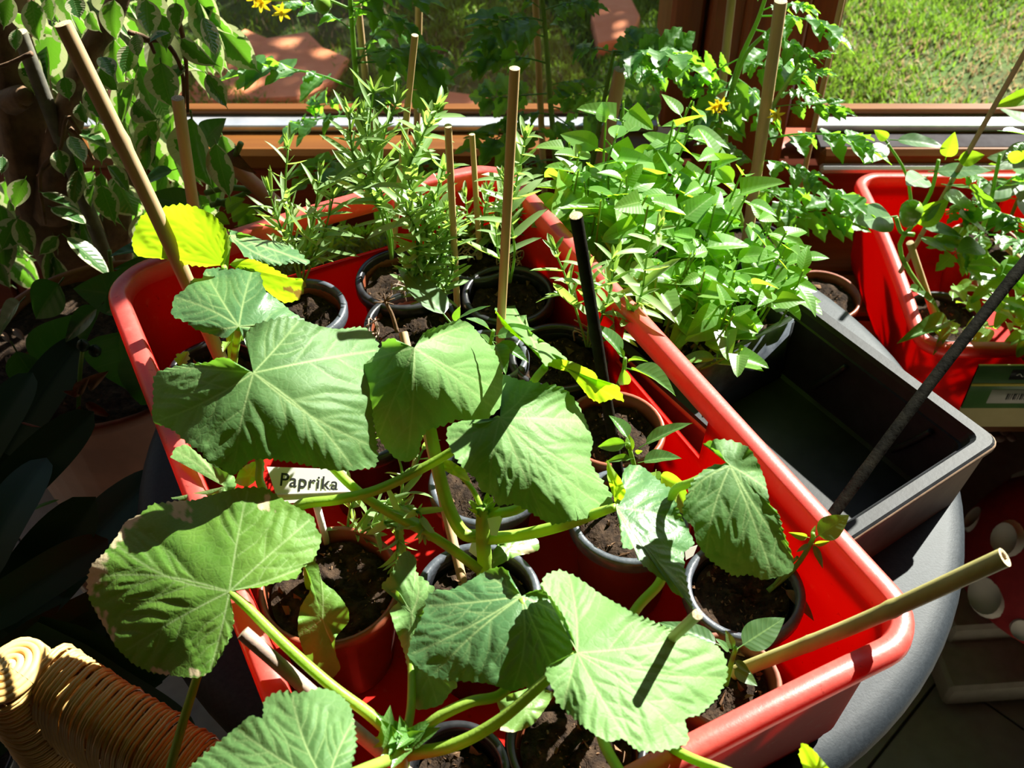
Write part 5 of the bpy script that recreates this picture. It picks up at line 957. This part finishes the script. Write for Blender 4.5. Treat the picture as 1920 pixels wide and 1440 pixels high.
T3 = tomato('young tomato plant tied to the thick pinkish cane', [hid[2][0], hid[2][1], BZ + .10], foot(2) + TM([(1100, 370), (1112, 300), (1130, 200), (1152, 95)], 1.20),
    TL_(1.20, ((1152, 98), (1240, 150), -.06, U1, 1.3), ((1152, 96), (1310, 112), -.02, U3, 1.3), ((1150, 98), (1070, 92), .05, U2, .9), ((1140, 160), (1040, 190), -.03, U3, .9), ((1132, 200), (1250, 200), .04, U3, .9), ((1100, 330), (1190, 330), -.04, U2, .9), ((1105, 300), (1030, 250), -.02, U3, .8), ((1098, 360), (1070, 345), -.06, U1, .9)), .0042)
T4 = tomato('tomato plant with pale stems in front of the window post', [hid[3][0], hid[3][1], BZ + .10], foot(3) + TM([(1362, 300), (1368, 200), (1385, 120), (1420, 40), (1440, -20)], 1.22),
    TL_(1.22, ((1425, 30), (1600, 62), -.05, U1, 1.), ((1428, 20), (1530, 5), -.05, U1, 1.), ((1415, 55), (1540, 120), -.08, U1, .9), ((1395, 105), (1300, 150), .05, U3, .9), ((1372, 170), (1270, 160), .03, U3, .8), ((1390, 110), (1470, 150), -.05, U2, .9), ((1366, 230), (1290, 240), -.04, U2, .6), ((1440, -10), (1380, -20), -.02, U1, 1.)), .0040)
part('side_stem', tube(TM([(1372, 170), (1400, 100), (1440, 60), (1462, 40)], 1.20), [.003, .002], 8), M['stem_dk'], T4)
T5 = tomato('tomato plant with yellow flower and arching leaf right of the post cane', [hid[4][0], hid[4][1], BZ + .10], foot(4) + TM([(1410, 380), (1422, 300), (1445, 210), (1480, 150), (1500, 120)], 1.12),
    TL_(1.12, ((1432, 262), (1660, 262), -.05, U1, .7), ((1420, 300), (1560, 345), -.08, U1, .8), ((1415, 360), (1650, 378), -.06, U1, .7), ((1470, 160), (1560, 125), -.02, U1, .9), ((1460, 180), (1530, 170), -.05, U1, .9), ((1420, 320), (1330, 250), -.03, U1, .7), ((1490, 130), (1560, 90), 0., U1, .8), ((1415, 340), (1510, 420), -.08, U2, .8), ((1405, 390), (1620, 410), -.05, U2, .7), ((1450, 200), (1600, 200), -.02, U2, .5)), .0038)
for tp_, sp_, n_ in ((T1, [(692, 290), (674, 200), (664, 100), (655, 0)], 5), (T2, [(1042, 300), (1032, 190), (1024, 80), (1014, 0)], 4), (T3, [(1112, 300), (1130, 200), (1152, 95)], 2), (T4, [(1368, 200), (1385, 120), (1420, 40)], 3)):
    y0 = float(tp_.location[1]); S_ = spline(TM(sp_, y0), 24)
    for k in range(n_):
        b = S_[rng.integers(2, 23)]; a = rng.uniform(0, 6.28); L_ = rng.uniform(.08, .15); d = np.array([math.cos(a), .55 * math.sin(a) - .25, rng.uniform(-.25, .35)])
        place(LM['tomato'][rng.integers(3)], 'leaf', tp_, b, b + nrm(d) * L_, [.2 + rng.normal(0, .3), -.15 + rng.normal(0, .3), 1], 1.05)
for q in ((1455, 215), (1340, 200), (1352, 196)): flower(T5, Dy(*q, 1.08), .010)
for k in range(14): q = Dy(rng.uniform(1270, 1400), rng.uniform(200, 265), 1.08); part('bud', tube([q, q + [0, 0, .008]], [.0016, .0005], 6, 3), M['lav'], T5)
def pole(lab, pts, y, r, mat='cane'):
    t = Dy(*pts[0], y); b = Dy(*pts[1], y); k = (BZ + .08 - t[2]) / (b[2] - t[2]); f = t + (b - t) * k; f[2] = BZ + .05; cane(lab, f, t, r, M[mat], 0, (.4, .7))
pole('brown cane behind the tallest tomato stem', [(668, -20), (697, 260)], 1.26, .0045, 'cane_fg')
pole('straight cane behind the long thin cane', [(786, -20), (780, 250)], 1.32, .0048)
pole('cane tied to the hairy tomato stem', [(1003, -20), (1017, 250)], 1.32, .0046)
pole('thick pinkish cane of the young tomato plant', [(1164, 130), (1112, 375)], 1.19, .0085, 'cane_fg')
pole('pale cane standing in front of the window post', [(1464, 2), (1424, 290)], 1.10, .0070)
pole('thin cane along the left edge of the window post', [(1374, -20), (1350, 200)], 1.33, .0058, 'cane_fg')
pole('slim cane standing at the right edge of the window post', [(1585, -30), (1515, 290)], 1.38, .0040)
lavender('low creeping plant with small bright leaves seen through the back handle', W(600, 420, BZ + .3), [[W(490 + 9 * k, 530 - 3 * k, .70), W(492 + 9 * k, 520 - 3 * k + rng.uniform(-5, 5), .745), W(498 + 9 * k + rng.uniform(-8, 8), 500 - 3 * k + rng.uniform(-14, 10), .80)] for k in range(26)], ll=(.012, .022), gap=.008, wide=True, start=.45, mat='seedling')
pot(-.25, .995, BZ + .0005, .12, .26, B, None, 'large black pot of the creeping plant behind the crate')
# ------------------------------------------------------------------ second red crate: peppers and tomatoes
R0 = RB + .0055
for k, (x, y, rr, mat, lab) in enumerate([(.61, 1.13, .055, B, 'left'), (.72, 1.30, .055, RU, 'back'), (.78, 1.13, .055, B, 'middle'), (.90, 1.28, .055, RU, 'back right'), (.95, 1.12, .055, B, 'right')]):
    pot(x, y, R0, rr, .10, mat, None, 'pot in the second red crate, the %s one' % lab)
RS = R0 + .088
Q1 = pepper('tall pepper plant with glaring leaves and a small green fruit in the second crate', [.66, 1.12, RS], [np.array([.615, 1.12, RS])] + TM([(1690, 480), (1712, 420), (1745, 360), (1760, 300)], 1.10),
    [(Dy(1668, 262, 1.10), Dy(1776, 268, 1.08), [.12, -.2, 1], .8), (Dy(1668, 268, 1.10), Dy(1620, 305, 1.06), [-.3, -.6, .8], .9), (Dy(1740, 322, 1.10), Dy(1862, 318, 1.08), [.12, -.2, 1], .8), (Dy(1718, 418, 1.10), Dy(1806, 440, 1.06), [.12, -.2, 1], .85), (Dy(1682, 405, 1.08), Dy(1604, 415, 1.02), [.1, -.5, .9], .9), (Dy(1722, 440, 1.08), Dy(1775, 470, 1.04), [.1, -.1, 1], .9), (Dy(1725, 420, 1.08), Dy(1765, 380, 1.08), [-.3, -.6, .6], .7), (Dy(1740, 330, 1.1), Dy(1700, 345, 1.05), UP, 1.), (Dy(1765, 345, 1.1), Dy(1820, 352, 1.05), [.12, -.2, 1], .9)], .0032, key='glossy')
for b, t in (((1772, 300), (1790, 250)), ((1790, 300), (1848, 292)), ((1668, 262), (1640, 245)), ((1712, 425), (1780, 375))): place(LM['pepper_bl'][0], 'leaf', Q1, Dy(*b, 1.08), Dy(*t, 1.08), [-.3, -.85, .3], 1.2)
part('side_stem', tube(TM([(1714, 440), (1690, 435), (1680, 408)], 1.08), [.003, .0028], 8), M['stem_dk'], Q1)
fr = Dy(1708, 398, 1.06); part('pepper_fruit', lathe([(0, -.020), (.006, -.019), (.011, -.012), (.0135, -.002), (.0135, .006), (.010, .012), (.004, .014), (0, .013)], 20, fr), M['fruit'], Q1)
part('stem_top', tube(TM([(1660, 262), (1700, 330), (1712, 420)], 1.10), [.0016, .0025], 6), M['stem_dk'], Q1)
Q2 = tomato('dark leafy tomato plant with glaring patches at the right edge', [.86, 1.16, RS], [np.array([.80, 1.14, RS])] + TM([(1850, 480), (1858, 380), (1875, 290)], 1.12),
    TL_(1.12, ((1860, 360), (1990, 300), -.05, U1, 1.1), ((1856, 380), (1790, 400), -.04, U1, 1.), ((1856, 400), (1930, 430), -.10, U1, 1.1), ((1862, 350), (1800, 320), -.02, U1, 1.), ((1854, 430), (1780, 480), -.08, U2, 1.), ((1854, 440), (1950, 470), -.08, U1, 1.), ((1870, 310), (1940, 270), 0, U2, 1.)), .004)
place(LM['pepper_bl'][0], 'leaf', Q2, Dy(1885, 300, 1.1), Dy(1930, 285, 1.08), [-.2, -.8, .4], 1.); place(LM['pepper'][0], 'leaf', Q2, Dy(1870, 245, 1.1), Dy(1940, 250, 1.1), [.1, .2, 1], .8); place(LM['pepper_bl'][1], 'leaf', Q2, Dy(1945, 170, 1.1), Dy(1865, 200, 1.08), [-.2, -.8, .4], .7)
for k, (x, px) in enumerate([(.74, 1840), (.86, 1900), (.94, 1960)]):
    pepper('low leafy seedling in the second crate, %s of the row' % ('first', 'second', 'third')[k], [x, 1.10, RS], [[x, 1.10, RS], Dy(px, 540, 1.06)],
        [(lambda b, an, l: (b, b + l * np.array([math.cos(an), math.sin(an), rng.uniform(-.5, .4)]), [.12 + rng.normal(0, .2), -.18 + rng.normal(0, .2), 1], 1.))(Dy(px + rng.uniform(-55, 55), 560 + rng.uniform(-70, 70), 1.04 + rng.uniform(-.03, .05)), rng.uniform(0, 6.28), rng.uniform(.022, .040)) for j in range(34)], key='seedling')
pepper('small plant with drooping leaf at the left end of the second crate', [.60, 1.09, RS], [[.60, 1.09, RS], Dy(1740, 600, 1.05)], [(Dy(1712, 545, 1.05), Dy(1766, 575, 1.03), [.1, .1, 1], 1.), (Dy(1790, 600, 1.05), Dy(1700, 625, 1.00), [0, -.3, 1], .6), (Dy(1700, 540, 1.06), Dy(1735, 545, 1.06), UP, 1.2), (Dy(1780, 600, 1.05), Dy(1755, 660, 1.0), [0, -.5, 1], .5)])
cane('long thin cane leaning right out of the second crate', Dy(1688, 510, 1.13), Dy(1935, 75, 1.05), .0030, M['cane_fg'])
cane('pinkish cane stub left in the second crate', [.60, 1.11, RS], Dy(1706, 455, 1.12), .0048, M['cane_fg'])
cane('thin pale cane stub under the glaring leaves of the second crate', [.68, 1.20, RS], Dy(1803, 446, 1.12), .0040, M['cane_grey'])
cane('brown cane among the low leafy seedlings', [.80, 1.18, RS], Dy(1872, 450, 1.10), .0040, M['cane_fg'])
Q3 = tomato('taller tomato plant beyond the right edge with leaves hanging in', [1.02, 1.15, RS], [[1.02, 1.15, RS], [1.00, 1.14, .72], [.98, 1.12, 1.05]],
    [(np.array([1.0, 1.13, z]), np.array([1.0 + dx, 1.13 + dy, z + dz]), [.1, -.1, 1.], 1.1) for (z, dx, dy, dz) in [(.66, -.22, -.10, .0), (.74, -.24, .03, .05), (.80, -.18, -.16, .05), (.84, .15, .05, .05), (.90, -.20, .06, .08), (.97, -.22, -.05, .07), (1.0, .1, -.15, .05), (1.04, -.15, .1, .12), (.70, -.15, -.18, -.05)]], .005)  # plant past the right edge, added for the shade it casts
for j, (px, py, qx, qy, yb) in enumerate([(1850, 430, 1800, 400, 1.09), (1850, 430, 1905, 405, 1.07), (1845, 460, 1800, 465, 1.06), (1855, 465, 1915, 450, 1.05), (1850, 400, 1838, 340, 1.1), (1880, 350, 1935, 340, 1.1), (1830, 380, 1770, 370, 1.1), (1870, 500, 1820, 520, 1.05), (1880, 490, 1935, 500, 1.05)]):
    place(LM['glossy'][j % 3], 'leaf', Q2, Dy(px, py, yb), Dy(qx, qy, yb - .03), [.1 + rng.normal(0, .12), -.12 + rng.normal(0, .12), 1], 1.25)
for k, (x, y) in enumerate([(.76, 1.33), (.90, 1.36), (1.05, 1.33), (1.18, 1.25), (.98, 1.24)]):  # mostly out-of-view plants, added to shade the inside of the crate
    hh = rng.uniform(.20, .28); top = np.array([x - .01, y - .02, RS + hh]); lv_ = []
    for j in range(17):
        q = .3 + .7 * j / 16; b = np.array([x, y, RS]) + (top - [x, y, RS]) * q; an = j * 2.4 + k; l = rng.uniform(.055, .085); lv_.append((b, b + l * np.array([math.cos(an), math.sin(an), rng.uniform(-.45, .25)]), [.1 + rng.normal(0, .13), -.12 + rng.normal(0, .13), 1], 1.15))
    pepper('bushy dark pepper plant in the second crate, %s' % ('leftmost of the back row', 'middle of the back row', 'right of the back row', 'at its far right end', 'in front of the back row')[k], [x, y, RS], [[x, y, RS], top], lv_, .003, key='glossy')
# seed packet in front of the second crate
sp = empty('seed_packet', 'green and yellow plant label with a barcode in front of the second crate', 'label', (.62, .99, .47))
x0, x1, zt = .600, .80, .548
def lab_(x0, x1, z0, z1, d, mat, name, bev=0): return part(name, box(x0, x1, .985 - d, .988, z0, z1, bev), mat, sp, False)
lab_(x0, x1, zt - .115, zt, 0, simple('label_cream', (.55, .47, .22), (.6, .52, .26), 40., .4), 'sheet')
gm = simple('label_green', (.06, .15, .04), (.08, .18, .05), 40., .35); ym = simple('label_yellow', (.55, .45, .05), None, 40., .4); km = simple('label_black', (.01, .01, .01), None, 40., .4); wm = simple('label_white', (.6, .58, .52), None, 40., .4)
lab_(x0, x1, zt - .078, zt - .0005, .0006, gm, 'green_band'); lab_(x0, x1, zt - .036, zt - .031, .0010, ym, 'yellow_stripe'); lab_(x0 + .030, x1, zt - .068, zt - .043, .0012, wm, 'barcode_field')
for k in range(26): q = x0 + .052 + k * .0030; part('bar', box(q, q + .0009 + .0010 * (k % 3 == 0), .9826, .9828, zt - .060, zt - .049), km, sp, False)
lab_(x0 + .045, x1, zt - .024, zt - .006, .0012, km, 'title_plate')
part('title_script', tube([(x0 + .052 + k * .004, .9825, zt - .015 + .005 * math.sin(k * 2.2) * (1 - .3 * (k % 3))) for k in range(30)], .0007, 5, 140), wm, sp)
# big black planter at the right edge
bp = pot(.90, .90, .0, .135, .30, M['blackpot'], None, 'large black planter of soil and pebbles below the second crate', .02, rimlab=None)
for k, (px, py) in enumerate([(1885, 808), (1896, 820), (1874, 822), (1906, 800)]):
    q = W(px, py, .292); d = rng.normal(size=(42, 3)); d /= np.linalg.norm(d, axis=1)[:, None]
    g = lathe([(0, -.006), (.006, -.004), (.0085, 0), (.006, .0045), (0, .006)], 12, (0, 0, 0)); solo('pebble', (g[0] * rng.uniform(.7, 1.15, 3) + q,) + g[1:], simple('pebble_stone', (.42, .27, .22), (.5, .36, .3), 60., .7), 'small pinkish pebble lying on the soil of the large black planter', 'pebble', 'pinkish pebbles in the large black planter')
cane('brown twig standing in the large black planter', [.93, .93, .28], W(1925, 735, .40), .003, M['cane_fg'])
# ------------------------------------------------------------------ floor things at the lower right
rd = simple('red_cloth', (.30, .008, .012), (.36, .012, .016), 90., .8, bstr=.2, bscale=900.); wh = simple('white_dot_cloth', (.75, .70, .62), None, 60., .8)
ct = W(1990, 1062, .16); ts_ = empty('toadstool_stool', 'red stool with white dots on the floor by the table', 'stool', (ct[0], ct[1], 0))
prof = [(0, .30), (.05, .295), (.10, .27), (.135, .22), (.15, .165), (.148, .135), (.13, .120), (.05, .118)]
part('cap', lathe(prof, 48, (ct[0], ct[1], .0)), rd, ts_); part('foot', lathe([(.05, .12), (.055, .06), (.075, .0), (0, 0)], 32, (ct[0], ct[1], 0)), wh, ts_)
for a, h, rr in [(3.55, .170, .034), (4.4, .20, .024), (2.7, .20, .024), (3.25, .245, .030), (3.9, .268, .02), (5.2, .23, .024), (4.0, .165, .02), (1.8, .22, .024), (.8, .22, .024), (0, .22, .024)]:
    R1 = np.interp(-h, [-p[1] for p in prof[:5]], [p[0] for p in prof[:5]]); dR = -1.0 * (R1 > .12) - .6 * (R1 <= .12); nn_ = nrm([math.cos(a), math.sin(a), .45 + 1.0 * (h > .25)]); c = np.array([ct[0] + R1 * math.cos(a), ct[1] + R1 * math.sin(a), h])
    e1 = nrm(np.cross(nn_, [0, 0, 1.])); e2 = np.cross(nn_, e1); t = np.linspace(0, 6.283, 20, endpoint=False); ring = c + rr * (np.cos(t)[:, None] * e1 + np.sin(t)[:, None] * e2); low = ring - nn_ * .006 ; hi = c + (ring - c) * .8 + nn_ * .004
    part('dot', (np.vstack([low, hi, [c + nn_ * .006]]), [tuple(f) for f in grid_faces(2, 20, cv=True).tolist()] + [(20 + i, 20 + (i + 1) % 20, 40) for i in range(20)]), wh, ts_)
pm = simple('pale_paper', (.42, .38, .30), (.50, .46, .38), 40., .8, bstr=.3, bscale=60.)
for k, (px, py, w, d, h, lab) in enumerate([(1852, 1232, .075, .10, .05, 'pale cardboard block on the floor, nearer one'), (1880, 1110, .10, .12, .09, 'larger pale cardboard block behind the nearer one')]):
    q = W(px, py, h); solo('cardboard_block', xf(box(-w, w, -d / 2, d / 2, 0, h, .006), math.radians(4), (q[0], q[1], 0)), pm, lab, 'box', smooth=False)
